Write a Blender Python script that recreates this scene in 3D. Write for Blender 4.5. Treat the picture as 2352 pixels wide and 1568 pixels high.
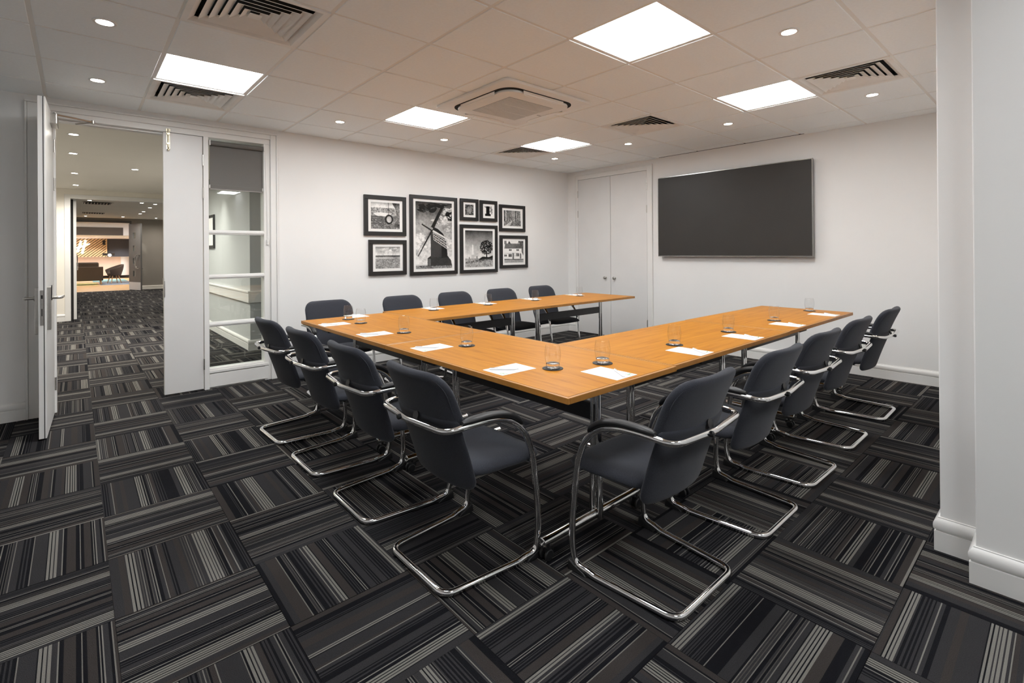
import bpy, bmesh, math, random
import numpy as np
from mathutils import Vector, Matrix
random.seed(7)
PI = math.pi
SC = bpy.context.scene
for _o in list(bpy.data.objects):
    bpy.data.objects.remove(_o)
COL = SC.collection

# ---------------------------------------------------------------- camera
CAM_H = 1.290
F_PX, CY_PX = 1137.47, 575.52            # focal length / horizon row for a 2352x1568 frame
TH, PIT, ROL = 0.84868, 0.00172, -0.0073
fw = Vector((math.cos(TH)*math.cos(PIT), math.sin(TH)*math.cos(PIT), math.sin(PIT)))
rt = Vector((math.sin(TH), -math.cos(TH), 0))
up = rt.cross(fw)
r2 = rt*math.cos(ROL) + up*math.sin(ROL)
u2 = up*math.cos(ROL) - rt*math.sin(ROL)
cam_data = bpy.data.cameras.new('camera')
cam_data.sensor_fit = 'HORIZONTAL'
cam_data.sensor_width = 36.0
cam_data.lens = F_PX/2352*36
cam_data.shift_x = 0
cam_data.shift_y = -(784-CY_PX)/2352
cam_data.clip_start = 0.05
cam_data.clip_end = 100
cam = bpy.data.objects.new('camera', cam_data)
COL.objects.link(cam)
mw = Matrix.Identity(4)
for i in range(3):
    mw[i][0], mw[i][1], mw[i][2] = r2[i], u2[i], -fw[i]
mw[2][3] = CAM_H
cam.matrix_world = mw
SC.camera = cam

# ---------------------------------------------------------------- world, exposure
world = bpy.data.worlds.new('world')
SC.world = world
world.use_nodes = True
world.node_tree.nodes['Background'].inputs[0].default_value = (0.55, 0.6, 0.7, 1)
world.node_tree.nodes['Background'].inputs[1].default_value = 0.0
SC.view_settings.view_transform = 'Standard'
SC.view_settings.look = 'None'
SC.view_settings.exposure = 0.36
SC.view_settings.gamma = 1.0
SC.view_settings.use_curve_mapping = False
SC.cycles.use_denoising = True
SC.cycles.max_bounces = 9
SC.cycles.diffuse_bounces = 6
SC.cycles.glossy_bounces = 4
SC.cycles.transmission_bounces = 8
SC.cycles.transparent_max_bounces = 12
SC.cycles.use_adaptive_sampling = True
SC.cycles.adaptive_threshold = 0.07
SC.cycles.sample_clamp_indirect = 6.0
SC.cycles.blur_glossy = 0.5

PANEL_L = 20.0          # radiance of the LED ceiling panels
LOBBY_FILL_L = 40.0  # radiance of the panels added to brighten the lobby
SPOT_W = 142.0           # corridor downlights
ROOM_SPOT_W = 5.0      # meeting room downlights
LENS_L = 60.0

# main dimensions (metres): X runs along the picture wall, Y towards it
CZ = 2.558              # ceiling
XE = 6.037              # television wall
YN = 5.457              # picture wall
XW, YS = -1.95, -2.35   # walls behind the camera
TT = 0.725              # table top

# ---------------------------------------------------------------- materials
def srgb(r, g, b):
    f = lambda c: (c/255)/12.92 if c/255 <= 0.04045 else ((c/255+0.055)/1.055)**2.4
    return (f(r), f(g), f(b), 1)

MATS = {}
def mat(name, color, rough=0.5, metal=0.0, noise=None, bump=None, spec=0.5, emit=None, coat=0.0, sheen=0.0):
    m = bpy.data.materials.new(name)
    m.use_nodes = True
    nt = m.node_tree
    b = nt.nodes['Principled BSDF']
    if len(color) == 3:
        color = tuple(color)+(1,)
    b.inputs['Base Color'].default_value = color
    b.inputs['Roughness'].default_value = rough
    b.inputs['Metallic'].default_value = metal
    b.inputs['Specular IOR Level'].default_value = spec
    b.inputs['Coat Weight'].default_value = coat
    b.inputs['Sheen Weight'].default_value = sheen
    if emit:
        b.inputs['Emission Color'].default_value = tuple(emit[0])+(1,)
        b.inputs['Emission Strength'].default_value = emit[1]
    if noise or bump:
        tc = nt.nodes.new('ShaderNodeTexCoord')
    if noise:                                    # (scale, amount)
        n = nt.nodes.new('ShaderNodeTexNoise')
        n.inputs['Scale'].default_value = noise[0]
        n.inputs['Detail'].default_value = 4
        nt.links.new(tc.outputs['Object'], n.inputs['Vector'])
        mp = nt.nodes.new('ShaderNodeMapRange')
        mp.inputs['From Min'].default_value = 0.3
        mp.inputs['From Max'].default_value = 0.7
        mp.inputs['To Min'].default_value = 1-noise[1]
        mp.inputs['To Max'].default_value = 1+noise[1]
        nt.links.new(n.outputs['Fac'], mp.inputs['Value'])
        mx = nt.nodes.new('ShaderNodeVectorMath')
        mx.operation = 'SCALE'
        mx.inputs[0].default_value = color[:3]
        nt.links.new(mp.outputs[0], mx.inputs['Scale'])
        nt.links.new(mx.outputs[0], b.inputs['Base Color'])
    if bump:                                     # (scale, strength)
        n = nt.nodes.new('ShaderNodeTexNoise')
        n.inputs['Scale'].default_value = bump[0]
        n.inputs['Detail'].default_value = 3
        nt.links.new(tc.outputs['Object'], n.inputs['Vector'])
        bp = nt.nodes.new('ShaderNodeBump')
        bp.inputs['Strength'].default_value = bump[1]
        bp.inputs['Distance'].default_value = 0.002
        nt.links.new(n.outputs['Fac'], bp.inputs['Height'])
        nt.links.new(bp.outputs[0], b.inputs['Normal'])
    MATS[name] = m
    return m

def emission(name, color, strength):
    m = bpy.data.materials.new(name)
    m.use_nodes = True
    nt = m.node_tree
    nt.nodes.remove(nt.nodes['Principled BSDF'])
    e = nt.nodes.new('ShaderNodeEmission')
    e.inputs[0].default_value = tuple(color)+(1,)
    e.inputs[1].default_value = strength
    nt.links.new(e.outputs[0], nt.nodes['Material Output'].inputs[0])
    MATS[name] = m
    return m

mat('wall', (0.83, 0.822, 0.81), 0.75, noise=(1.3, 0.015), bump=(220, 0.06))
mat('foyer_wall', (0.86, 0.82, 0.74), 0.75, noise=(1.3, 0.015), bump=(220, 0.06))
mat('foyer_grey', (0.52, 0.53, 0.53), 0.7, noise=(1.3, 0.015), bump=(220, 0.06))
mat('gloss_white', (0.80, 0.79, 0.77), 0.32, noise=(3, 0.02))
mat('door_paint', (0.72, 0.71, 0.70), 0.35, noise=(3, 0.02))
mat('ceiling_tile', (0.925, 0.965, 0.98), 0.9, noise=(60, 0.02), bump=(300, 0.12))
mat('grid_bar', (0.84, 0.83, 0.80), 0.55, noise=(5, 0.02))
mat('vent_paint', (0.86, 0.85, 0.82), 0.5, noise=(9, 0.03))
mat('void', (0.018, 0.017, 0.016), 0.9, noise=(10, 0.1))
mat('ac_plastic', (0.82, 0.80, 0.76), 0.4, noise=(4, 0.01))
mat('ac_grille', (0.42, 0.40, 0.37), 0.6, noise=(200, 0.2))
mat('chrome', (0.82, 0.82, 0.82), 0.07, 1.0, noise=(40, 0.02))
mat('steel', (0.55, 0.53, 0.50), 0.28, 1.0, noise=(60, 0.06))
mat('brass', (0.62, 0.56, 0.42), 0.35, 1.0, noise=(60, 0.06))
mat('black_plastic', (0.012, 0.012, 0.013), 0.45, noise=(80, 0.15))
mat('beam_paint', (0.022, 0.022, 0.024), 0.4, noise=(30, 0.1))
mat('fabric', (0.035, 0.0375, 0.047), 0.92, noise=(420, 0.28), bump=(900, 0.35), spec=0.15, sheen=0.12)
mat('paper', (0.92, 0.92, 0.92), 0.6, noise=(30, 0.01))
mat('pen_white', (0.86, 0.87, 0.90), 0.25, noise=(30, 0.01))
mat('pen_clip', (0.45, 0.46, 0.50), 0.3, noise=(30, 0.02))
mat('green_ink', (0.06, 0.30, 0.05), 0.6, noise=(300, 0.1))
mat('coaster', (0.010, 0.010, 0.011), 0.5, noise=(150, 0.2))
mat('frame_black', (0.014, 0.013, 0.013), 0.38, noise=(50, 0.15))
mat('mount', (0.82, 0.81, 0.79), 0.8, noise=(80, 0.01))
mat('tv_screen', (0.034, 0.031, 0.028), 0.48, noise=(4, 0.05), spec=0.4)
mat('tv_bezel', (0.35, 0.34, 0.33), 0.25, 0.9, noise=(60, 0.05))
mat('tv_case', (0.05, 0.05, 0.05), 0.5, noise=(60, 0.05))
mat('blind', (0.150, 0.143, 0.132), 0.85, noise=(250, 0.06), bump=(500, 0.15))
mat('blind_rail', (0.30, 0.28, 0.26), 0.5, noise=(50, 0.03))
mat('bracket', (0.75, 0.74, 0.72), 0.4, noise=(50, 0.02))
mat('rubber_seal', (0.010, 0.010, 0.010), 0.7, noise=(50, 0.1))
mat('grey_wall', (0.30, 0.27, 0.235), 0.8, noise=(2, 0.02))
mat('grey_door', (0.13, 0.125, 0.12), 0.5, noise=(6, 0.03))
mat('wood_floor', (0.55, 0.33, 0.14), 0.45, noise=(8, 0.12))
mat('sofa_fabric', (0.055, 0.038, 0.024), 0.9, noise=(120, 0.3))
mat('tub_fabric', (0.085, 0.060, 0.045), 0.9, noise=(120, 0.2))
mat('wood_leg', (0.50, 0.28, 0.12), 0.5, noise=(30, 0.1))
mat('rug_blue', (0.22, 0.25, 0.30), 0.95, noise=(40, 0.25))
mat('rug_teal', (0.18, 0.33, 0.34), 0.95, noise=(40, 0.2))
mat('rug_yellow', (0.62, 0.58, 0.25), 0.95, noise=(40, 0.2))
mat('desk_pink', (0.62, 0.47, 0.39), 0.6, noise=(5, 0.03))
mat('desk_white', (0.75, 0.74, 0.75), 0.35, noise=(5, 0.02))
mat('slat_wood', (0.70, 0.50, 0.27), 0.55, noise=(14, 0.15))
mat('slat_back', (0.055, 0.032, 0.018), 0.8, noise=(20, 0.1))
mat('navy', (0.055, 0.060, 0.072), 0.8, noise=(3, 0.03))
mat('bulkhead', (0.105, 0.090, 0.080), 0.8, noise=(3, 0.03))
mat('lobby_white', (0.85, 0.85, 0.86), 0.7, noise=(3, 0.01))
emission('panel_light', (0.965, 0.985, 1.0), PANEL_L)
emission('lobby_fill', (0.97, 0.985, 1.0), LOBBY_FILL_L)
emission('lens_light', (1.0, 0.93, 0.80), LENS_L)
emission('sign_light', (1.0, 1.0, 1.0), 6.0)
emission('globe_light', (1.0, 0.96, 0.9), 4.0)

def thin_glass(name, tint, base_refl, rough=0.0):
    m = bpy.data.materials.new(name)
    m.use_nodes = True
    nt = m.node_tree
    nt.nodes.remove(nt.nodes['Principled BSDF'])
    tr = nt.nodes.new('ShaderNodeBsdfTransparent')
    tr.inputs[0].default_value = tuple(tint)+(1,)
    gl = nt.nodes.new('ShaderNodeBsdfGlossy')
    gl.inputs['Roughness'].default_value = rough
    lw = nt.nodes.new('ShaderNodeLayerWeight')
    pw = nt.nodes.new('ShaderNodeMath'); pw.operation = 'POWER'; pw.inputs[1].default_value = 4.0
    nt.links.new(lw.outputs['Facing'], pw.inputs[0])
    fr = nt.nodes.new('ShaderNodeMath'); fr.operation = 'MULTIPLY_ADD'
    fr.inputs[1].default_value = 0.45; fr.inputs[2].default_value = base_refl
    nt.links.new(pw.outputs[0], fr.inputs[0])
    mx = nt.nodes.new('ShaderNodeMixShader')
    nt.links.new(fr.outputs[0], mx.inputs[0])
    nt.links.new(tr.outputs[0], mx.inputs[1])
    nt.links.new(gl.outputs[0], mx.inputs[2])
    nt.links.new(mx.outputs[0], nt.nodes['Material Output'].inputs[0])
    MATS[name] = m
thin_glass('window_glass', (0.93, 0.96, 0.95), 0.05)
thin_glass('tumbler_glass', (0.992, 0.994, 0.994), 0.022)
def solid_glass(name):
    m = bpy.data.materials.new(name)
    m.use_nodes = True
    b = m.node_tree.nodes['Principled BSDF']
    b.inputs['Base Color'].default_value = (1, 1, 1, 1)
    b.inputs['Roughness'].default_value = 0.02
    b.inputs['Transmission Weight'].default_value = 1.0
    b.inputs['IOR'].default_value = 1.45
    MATS[name] = m
solid_glass('base_glass')

def wood_top():
    m = bpy.data.materials.new('table_wood')
    m.use_nodes = True
    nt = m.node_tree
    b = nt.nodes['Principled BSDF']
    tc = nt.nodes.new('ShaderNodeTexCoord')
    oi = nt.nodes.new('ShaderNodeObjectInfo')
    mp = nt.nodes.new('ShaderNodeMapping')
    mp.inputs['Scale'].default_value = (1.1, 14.0, 3.0)
    off = nt.nodes.new('ShaderNodeVectorMath')
    off.operation = 'ADD'
    sc = nt.nodes.new('ShaderNodeVectorMath')
    sc.operation = 'SCALE'
    sc.inputs[0].default_value = (3.1, 7.7, 0)
    nt.links.new(oi.outputs['Random'], sc.inputs['Scale'])
    nt.links.new(tc.outputs['Object'], off.inputs[0])
    nt.links.new(sc.outputs[0], off.inputs[1])
    nt.links.new(off.outputs[0], mp.inputs['Vector'])
    n1 = nt.nodes.new('ShaderNodeTexNoise')
    n1.inputs['Scale'].default_value = 2.2
    n1.inputs['Detail'].default_value = 7
    n1.inputs['Roughness'].default_value = 0.62
    n1.inputs['Distortion'].default_value = 0.6
    nt.links.new(mp.outputs[0], n1.inputs['Vector'])
    cr = nt.nodes.new('ShaderNodeValToRGB')
    e = cr.color_ramp.elements
    e[0].position = 0.28; e[0].color = (0.33, 0.118, 0.012, 1)
    e[1].position = 0.72; e[1].color = (0.54, 0.232, 0.028, 1)
    k = cr.color_ramp.elements.new(0.46); k.color = (0.455, 0.180, 0.019, 1)
    nt.links.new(n1.outputs['Fac'], cr.inputs[0])
    nt.links.new(cr.outputs[0], b.inputs['Base Color'])
    b.inputs['Roughness'].default_value = 0.40
    b.inputs['Specular IOR Level'].default_value = 0.12
    MATS['table_wood'] = m
wood_top()
mat('edge_wood', (0.42, 0.185, 0.036), 0.38, noise=(22, 0.10))
mat('edge_line', (0.10, 0.040, 0.010), 0.6, noise=(30, 0.1))

def attr_mat(name, rough, noise_scale, bump=None, spec=0.3):
    """colour from the mesh's own colour attribute; its alpha is the grain of the pattern"""
    m = bpy.data.materials.new(name)
    m.use_nodes = True
    nt = m.node_tree
    b = nt.nodes['Principled BSDF']
    at = nt.nodes.new('ShaderNodeAttribute')
    at.attribute_name = 'Col'
    tc = nt.nodes.new('ShaderNodeTexCoord')
    n = nt.nodes.new('ShaderNodeTexNoise')
    n.inputs['Scale'].default_value = noise_scale
    n.inputs['Detail'].default_value = 5
    n.inputs['Roughness'].default_value = 0.65
    nt.links.new(tc.outputs['Object'], n.inputs['Vector'])
    s = nt.nodes.new('ShaderNodeMath'); s.operation = 'SUBTRACT'; s.inputs[1].default_value = 0.5
    nt.links.new(n.outputs['Fac'], s.inputs[0])
    t = nt.nodes.new('ShaderNodeMath'); t.operation = 'MULTIPLY_ADD'; t.inputs[2].default_value = 1.0
    nt.links.new(s.outputs[0], t.inputs[0])
    nt.links.new(at.outputs['Alpha'], t.inputs[1])
    t2 = nt.nodes.new('ShaderNodeMath'); t2.operation = 'MAXIMUM'; t2.inputs[1].default_value = 0.05
    nt.links.new(t.outputs[0], t2.inputs[0])
    mx = nt.nodes.new('ShaderNodeVectorMath'); mx.operation = 'SCALE'
    nt.links.new(at.outputs['Color'], mx.inputs[0])
    nt.links.new(t2.outputs[0], mx.inputs['Scale'])
    nt.links.new(mx.outputs[0], b.inputs['Base Color'])
    b.inputs['Roughness'].default_value = rough
    b.inputs['Specular IOR Level'].default_value = spec
    if bump:
        n2 = nt.nodes.new('ShaderNodeTexNoise')
        n2.inputs['Scale'].default_value = bump[0]
        nt.links.new(tc.outputs['Object'], n2.inputs['Vector'])
        bp = nt.nodes.new('ShaderNodeBump')
        bp.inputs['Strength'].default_value = bump[1]
        bp.inputs['Distance'].default_value = 0.003
        nt.links.new(n2.outputs['Fac'], bp.inputs['Height'])
        nt.links.new(bp.outputs[0], b.inputs['Normal'])
    MATS[name] = m
attr_mat('carpet', 0.97, 420, bump=(330, 0.8), spec=0.05)
attr_mat('print', 0.16, 38, spec=0.5)

# ---------------------------------------------------------------- mesh helpers
class MB:
    def __init__(self):
        self.v, self.f, self.c = [], [], []
    def add(self, vs, fs, col=None):
        o = len(self.v)
        self.v += [tuple(p) for p in vs]
        for f in fs:
            self.f.append(tuple(i+o for i in f))
            self.c.append(col)
        return self
    def box(self, x0, x1, y0, y1, z0, z1, col=None):
        if x0 > x1: x0, x1 = x1, x0
        if y0 > y1: y0, y1 = y1, y0
        if z0 > z1: z0, z1 = z1, z0
        vs = [(x0,y0,z0),(x1,y0,z0),(x1,y1,z0),(x0,y1,z0),(x0,y0,z1),(x1,y0,z1),(x1,y1,z1),(x0,y1,z1)]
        return self.add(vs, [(0,3,2,1),(4,5,6,7),(0,1,5,4),(1,2,6,5),(2,3,7,6),(3,0,4,7)], col)
    def prism(self, poly, z0, z1, col=None):
        """poly: ccw (x,y) list"""
        n = len(poly)
        vs = [(x, y, z0) for x, y in poly]+[(x, y, z1) for x, y in poly]
        fs = [tuple(range(n-1, -1, -1)), tuple(range(n, 2*n))]
        fs += [(i, (i+1) % n, n+(i+1) % n, n+i) for i in range(n)]
        return self.add(vs, fs, col)
    def extrude(self, prof, p0, p1, nrm):
        """profile (d along nrm, z) swept from p0 to p1 (xy)"""
        n = len(prof)
        vs = []
        for p in (p0, p1):
            vs += [(p[0]+nrm[0]*d, p[1]+nrm[1]*d, z) for d, z in prof]
        fs = [(i, (i+1) % n, n+(i+1) % n, n+i) for i in range(n)]
        fs += [tuple(range(n-1, -1, -1)), tuple(range(n, 2*n))]
        return self.add(vs, fs)
    def tube(self, path, r, seg=10, closed=False, caps=True, sy=1.0, refv=None):
        pts = [Vector(p) for p in path]
        n = len(pts)
        rs = r if isinstance(r, (list, tuple)) else [r]*n
        T = []
        for i in range(n):
            a = pts[(i-1) % n] if (closed or i > 0) else pts[0]
            b = pts[(i+1) % n] if (closed or i < n-1) else pts[-1]
            T.append((b-a).normalized())
        ref = Vector(refv) if refv else (Vector((0,0,1)) if abs(T[0].z) < 0.9 else Vector((1,0,0)))
        N = (ref-T[0]*ref.dot(T[0])).normalized()
        vs = []
        for i in range(n):
            if i:
                ax = T[i-1].cross(T[i])
                if ax.length > 1e-9:
                    N = Matrix.Rotation(T[i-1].angle(T[i]), 3, ax.normalized()) @ N
                N = (N-T[i]*N.dot(T[i])).normalized()
            B = T[i].cross(N)
            for k in range(seg):
                a = 2*PI*k/seg
                vs.append(pts[i]+N*(math.cos(a)*rs[i])+B*(math.sin(a)*rs[i]*sy))
        fs = []
        for i in range(n if closed else n-1):
            j = (i+1) % n
            for k in range(seg):
                l = (k+1) % seg
                fs.append((i*seg+k, i*seg+l, j*seg+l, j*seg+k))
        if caps and not closed:
            fs.append(tuple(range(seg-1, -1, -1)))
            fs.append(tuple((n-1)*seg+k for k in range(seg)))
        return self.add(vs, fs)
    def lathe(self, prof, seg=24, c=(0,0,0), cap0=True, cap1=True):
        n = len(prof)
        vs = [(c[0]+r*math.cos(2*PI*k/seg), c[1]+r*math.sin(2*PI*k/seg), c[2]+z) for r, z in prof for k in range(seg)]
        fs = []
        for i in range(n-1):
            for k in range(seg):
                l = (k+1) % seg
                fs.append((i*seg+k, i*seg+l, (i+1)*seg+l, (i+1)*seg+k))
        if cap0: fs.append(tuple(range(seg-1, -1, -1)))
        if cap1: fs.append(tuple((n-1)*seg+k for k in range(seg)))
        return self.add(vs, fs)
    def xf(self, m, start=0):
        self.v = self.v[:start]+[tuple(m @ Vector(p)) for p in self.v[start:]]
        return self
    def mesh(self, name, m, smooth=False, bevel=0.0, bseg=2, fix=True):
        me = bpy.data.meshes.new(name)
        me.from_pydata(self.v, [], self.f)
        cols = self.c
        if any(c is not None for c in cols):
            at = me.color_attributes.new('Col', 'FLOAT_COLOR', 'CORNER')
            li = 0
            flat = []
            for f, c in zip(self.f, cols):
                c = c or (0.5, 0.5, 0.5, 0)
                flat += list(c)*len(f)
            at.data.foreach_set('color', flat)
        elif fix or bevel:
            bm = bmesh.new()
            bm.from_mesh(me)
            bmesh.ops.recalc_face_normals(bm, faces=bm.faces)
            if bevel:
                bmesh.ops.bevel(bm, geom=[e for e in bm.edges if len(e.link_faces) == 2 and e.calc_face_angle(0) > 0.5],
                                offset=bevel, segments=bseg, affect='EDGES', profile=0.5)
            bm.to_mesh(me)
            bm.free()
        if smooth:
            for p in me.polygons:
                p.use_smooth = True
            if smooth != 'all':
                try:
                    me.set_sharp_from_angle(angle=math.radians(smooth if not isinstance(smooth, bool) else 40))
                except Exception:
                    pass
        me.materials.append(MATS[m])
        return me
    def build(self, name, m, parent=None, smooth=False, bevel=0.0, bseg=2, loc=None):
        return link(name, self.mesh(name, m, smooth, bevel, bseg), parent, loc)

def link(name, me, parent=None, loc=None, rotz=0):
    o = bpy.data.objects.new(name, me)
    COL.objects.link(o)
    if parent: o.parent = parent
    if loc: o.location = loc
    if rotz: o.rotation_euler = (0, 0, rotz)
    return o
def tag(o, label, cat, group=None):
    o['label'] = label; o['category'] = cat
    if group: o['group'] = group
    return o
def thing(name, label, cat, loc=(0,0,0), rotz=0, group=None):
    return tag(link(name, None, None, loc, rotz), label, cat, group)
def struct(o, label=None):
    o['kind'] = 'structure'
    if label: o['label'] = label
    return o
def copy_tree(o, parent=None):
    c = o.copy()
    COL.objects.link(c)
    c.parent = parent
    for ch in list(o.children):
        copy_tree(ch, c)
    return c
def dup(root, loc, rotz, label, group=None):
    r = copy_tree(root)
    r.location = loc; r.rotation_euler = (0, 0, rotz); r['label'] = label
    if group: r['group'] = group
    return r
def fillet(pts, rad, n=5):
    """round the corners of a 3D polyline"""
    P = [Vector(p) for p in pts]
    rr = rad if isinstance(rad, (list, tuple)) else [rad]*len(P)
    out = [P[0]]
    for i in range(1, len(P)-1):
        a, b, c = P[i-1], P[i], P[i+1]
        d0, d1 = (a-b), (c-b)
        t = min(rr[i], d0.length*0.49, d1.length*0.49)
        p0, p1 = b+d0.normalized()*t, b+d1.normalized()*t
        for k in range(n+1):
            s = k/n
            out.append(p0*(1-s)**2+b*(2*s*(1-s))+p1*s*s)
    out.append(P[-1])
    return out
def spline(pts, n=5):
    """Catmull-Rom through points"""
    P = [Vector(p) for p in pts]
    out = []
    for i in range(len(P)-1):
        p0 = P[max(i-1, 0)]; p1 = P[i]; p2 = P[i+1]; p3 = P[min(i+2, len(P)-1)]
        for k in range(n):
            t = k/n
            out.append(0.5*((2*p1)+(p2-p0)*t+(2*p0-5*p1+4*p2-p3)*t*t+(3*p1-p0-3*p2+p3)*t**3))
    out.append(P[-1])
    return out
def rsq(h, r, n=6, c=(0,0), hy=None):
    """rounded square outline, half size h, ccw"""
    hy = h if hy is None else hy
    out = []
    for cx, cy, a0 in ((h-r, hy-r, 0), (-h+r, hy-r, PI/2), (-h+r, -hy+r, PI), (h-r, -hy+r, 1.5*PI)):
        for k in range(n+1):
            a = a0+PI/2*k/n
            out.append((c[0]+cx+r*math.cos(a), c[1]+cy+r*math.sin(a)))
    return out
def clip_poly(poly, x0, x1, y0, y1):
    for ax, lim, sg in ((0, x0, 1), (0, x1, -1), (1, y0, 1), (1, y1, -1)):
        out = []
        for i in range(len(poly)):
            a, b = poly[i], poly[(i+1) % len(poly)]
            ia, ib = (a[ax]-lim)*sg >= 0, (b[ax]-lim)*sg >= 0
            if ia: out.append(a)
            if ia != ib:
                t = (lim-a[ax])/(b[ax]-a[ax])
                out.append((a[0]+(b[0]-a[0])*t, a[1]+(b[1]-a[1])*t))
        poly = out
        if not poly: return []
    return poly
def project(p):
    d = Vector(p)-Vector((0, 0, CAM_H))
    z = d.dot(fw)
    if z < 0.05: return None
    return (1176+F_PX*d.dot(r2)/z, CY_PX-F_PX*d.dot(u2)/z)
# ================================================================ the setting
FX0, FX1 = -1.6, 3.0         # foyer width
Y_R1, Y_R2 = 12.95, 22.6     # second doorway, lobby doorway

# ---- floor slab and carpet tiles
floor = struct(MB().box(XW-0.2, XE+0.2, YS-0.2, 22.65, -0.10, -0.0075).build('floor', 'rubber_seal'))
TS, TX0, TY0 = 0.45274, 0.09785, 4.06041
rs = random.Random(11)
def stripe_run(length):
    """widths and colours of the pile stripes over a run of carpet"""
    CH = (0.032, 0.0308, 0.0328, 1.7); BR = (0.039, 0.034, 0.0325, 1.7); BK = (0.0085, 0.0085, 0.0105, 1.5)
    LT = (0.175, 0.167, 0.152, 1.0); LT2 = (0.15, 0.142, 0.13, 1.0); MD = (0.068, 0.063, 0.059, 1.2)
    out, x = [], 0.0
    since = rs.uniform(0, 0.12)
    def put(w, c):
        nonlocal x, since
        out.append((w, c)); x += w; since += w
    while x < length:
        k = rs.random()
        if since > 0.16 and k < 0.5:
            for _ in range(rs.choice((2, 3, 3, 4, 5))):
                put(rs.uniform(0.0055, 0.0085), LT)
                put(rs.uniform(0.0030, 0.0042), rs.choice((BK, CH)))
            since = 0.0
            put(rs.uniform(0.010, 0.03), rs.choice((CH, BR)))
        elif k < 0.33:
            put(rs.uniform(0.016, 0.038), rs.choice((CH, CH, BR)))
        elif k < 0.47:
            put(rs.uniform(0.010, 0.024), BK)
        elif k < 0.68:
            put(rs.uniform(0.006, 0.016), rs.choice((CH, BR, BK)))
            put(rs.uniform(0.0030, 0.0042), rs.choice((LT, LT2, LT2)))
            if rs.random() < 0.3:
                put(rs.uniform(0.004, 0.008), BK); put(0.0032, LT2)
            put(rs.uniform(0.006, 0.016), rs.choice((CH, BK)))
        elif k < 0.80:
            for _ in range(rs.choice((2, 3, 4))):
                put(0.0032, rs.choice((MD, MD, LT2)))
                put(rs.uniform(0.004, 0.007), rs.choice((BK, CH)))
        else:
            for _ in range(rs.choice((2, 3, 4))):
                put(rs.uniform(0.003, 0.008), BK)
                put(rs.uniform(0.003, 0.007), CH)
    return out
def stripe_quads(mb, along_x, cx, cy, h, stripes):
    a = -h
    for w, c in stripes:
        b = min(a+w, h)
        if along_x: mb.add([(cx-h, cy+a, 0), (cx+h, cy+a, 0), (cx+h, cy+b, 0), (cx-h, cy+b, 0)], [(0,1,2,3)], c)
        else: mb.add([(cx+a, cy-h, 0), (cx+b, cy-h, 0), (cx+b, cy+h, 0), (cx+a, cy+h, 0)], [(0,1,2,3)], c)
        a = b
        if a >= h-1e-6: break
TH2 = TS/2-0.0008
TILE_MESH = []
for k in range(16):
    mb = MB()
    stripe_quads(mb, True, 0, 0, TH2, stripe_run(TS+0.05))
    d = (0.015, 0.015, 0.016, 0.5)
    h = TH2
    for a, b in (((-h,-h),(h,-h)), ((h,-h),(h,h)), ((h,h),(-h,h)), ((-h,h),(-h,-h))):
        mb.add([(a[0],a[1],-0.007), (b[0],b[1],-0.007), (b[0],b[1],0), (a[0],a[1],0)], [(0,1,2,3)], d)
    TILE_MESH.append(mb.mesh('carpet_tile', 'carpet', fix=False))
def floor_has(x, y):
    if XW-0.2 <= x <= XE+0.2 and 0.2 <= y <= YN+0.1: return True
    if XW-0.2 <= x <= 2.8 and YS <= y <= 0.4: return True
    if FX0-0.1 <= x <= FX1+0.1 and YN <= y <= Y_R2: return True
    return False
cells = []
for i in range(-6, 15):
    for j in range(-15, 42):
        x, y = TX0+TS*(i+0.5), TY0+TS*(j+0.5)
        if not floor_has(x, y): continue
        q = [project((x+sx*TS/2, y+sy*TS/2, 0)) for sx, sy in ((-1,-1),(1,-1),(1,1),(-1,1))]
        area = 0
        if all(q):
            cl = clip_poly(q, 0, 2352, 0, 1568)
            area = abs(sum(cl[k][0]*cl[(k+1) % len(cl)][1]-cl[(k+1) % len(cl)][0]*cl[k][1] for k in range(len(cl))))/2 if cl else 0
            if y > YN+0.2:                       # seen only through the doorway or the side light
                sc0 = (YN+0.1)/y
                if not (-0.25 < x*sc0 < 0.62 or 0.93 < x*sc0 < 1.46): area = 0
        cells.append((area, i, j, x, y))
cells.sort(reverse=True)
rest = MB()
for n, (area, i, j, x, y) in enumerate(cells):
    along_x = (i+j) % 2 == 1
    if n < 300 and area > 0:
        rot = (0 if along_x else PI/2)+(PI if rs.random() < 0.5 else 0)
        o = link('carpet_tile', rs.choice(TILE_MESH), floor, (x+rs.uniform(-.0006, .0006), y+rs.uniform(-.0006, .0006), rs.uniform(-0.0007, 0)), rot)
    else:
        stripe_quads(rest, along_x, x, y, TH2, stripe_run(TS+0.05))
o = link('carpet_tile_field', rest.mesh('carpet_tile_field', 'carpet', fix=False), floor)
o['kind'] = 'stuff'

# ---- walls of the meeting room
T = 0.12
mb = MB()
mb.box(XW-T, -0.19, YN, YN+T, -0.02, CZ+0.12)
mb.box(1.50, XE+T, YN, YN+T, -0.02, CZ+0.12)
mb.box(-0.19, 1.50, YN, YN+T, 2.455, CZ+0.12)
struct(mb.build('wall_north', 'wall'), 'white painted wall with the doorway and framed pictures')
struct(MB().box(XE, XE+T, -0.1, YN+T, -0.02, CZ+0.12).build('wall_east', 'wall'), 'white painted wall behind the television')
struct(MB().box(2.774, XE, 0.10, 0.387, -0.02, CZ+0.12).build('wall_south', 'wall', bevel=0.004), 'white wall end standing forward of the room')
struct(MB().box(2.600, 2.774, YS, 0.258, -0.02, CZ+0.12).build('wall_side', 'wall', bevel=0.004), 'white wall return stepping out beside the wall end')
struct(MB().box(XW-T, XW, YS-T, YN, -0.02, CZ+0.12).build('wall_west', 'wall'))
struct(MB().box(XW, 2.774, YS-T, YS, -0.02, CZ+0.12).build('wall_rear', 'wall'))

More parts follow.
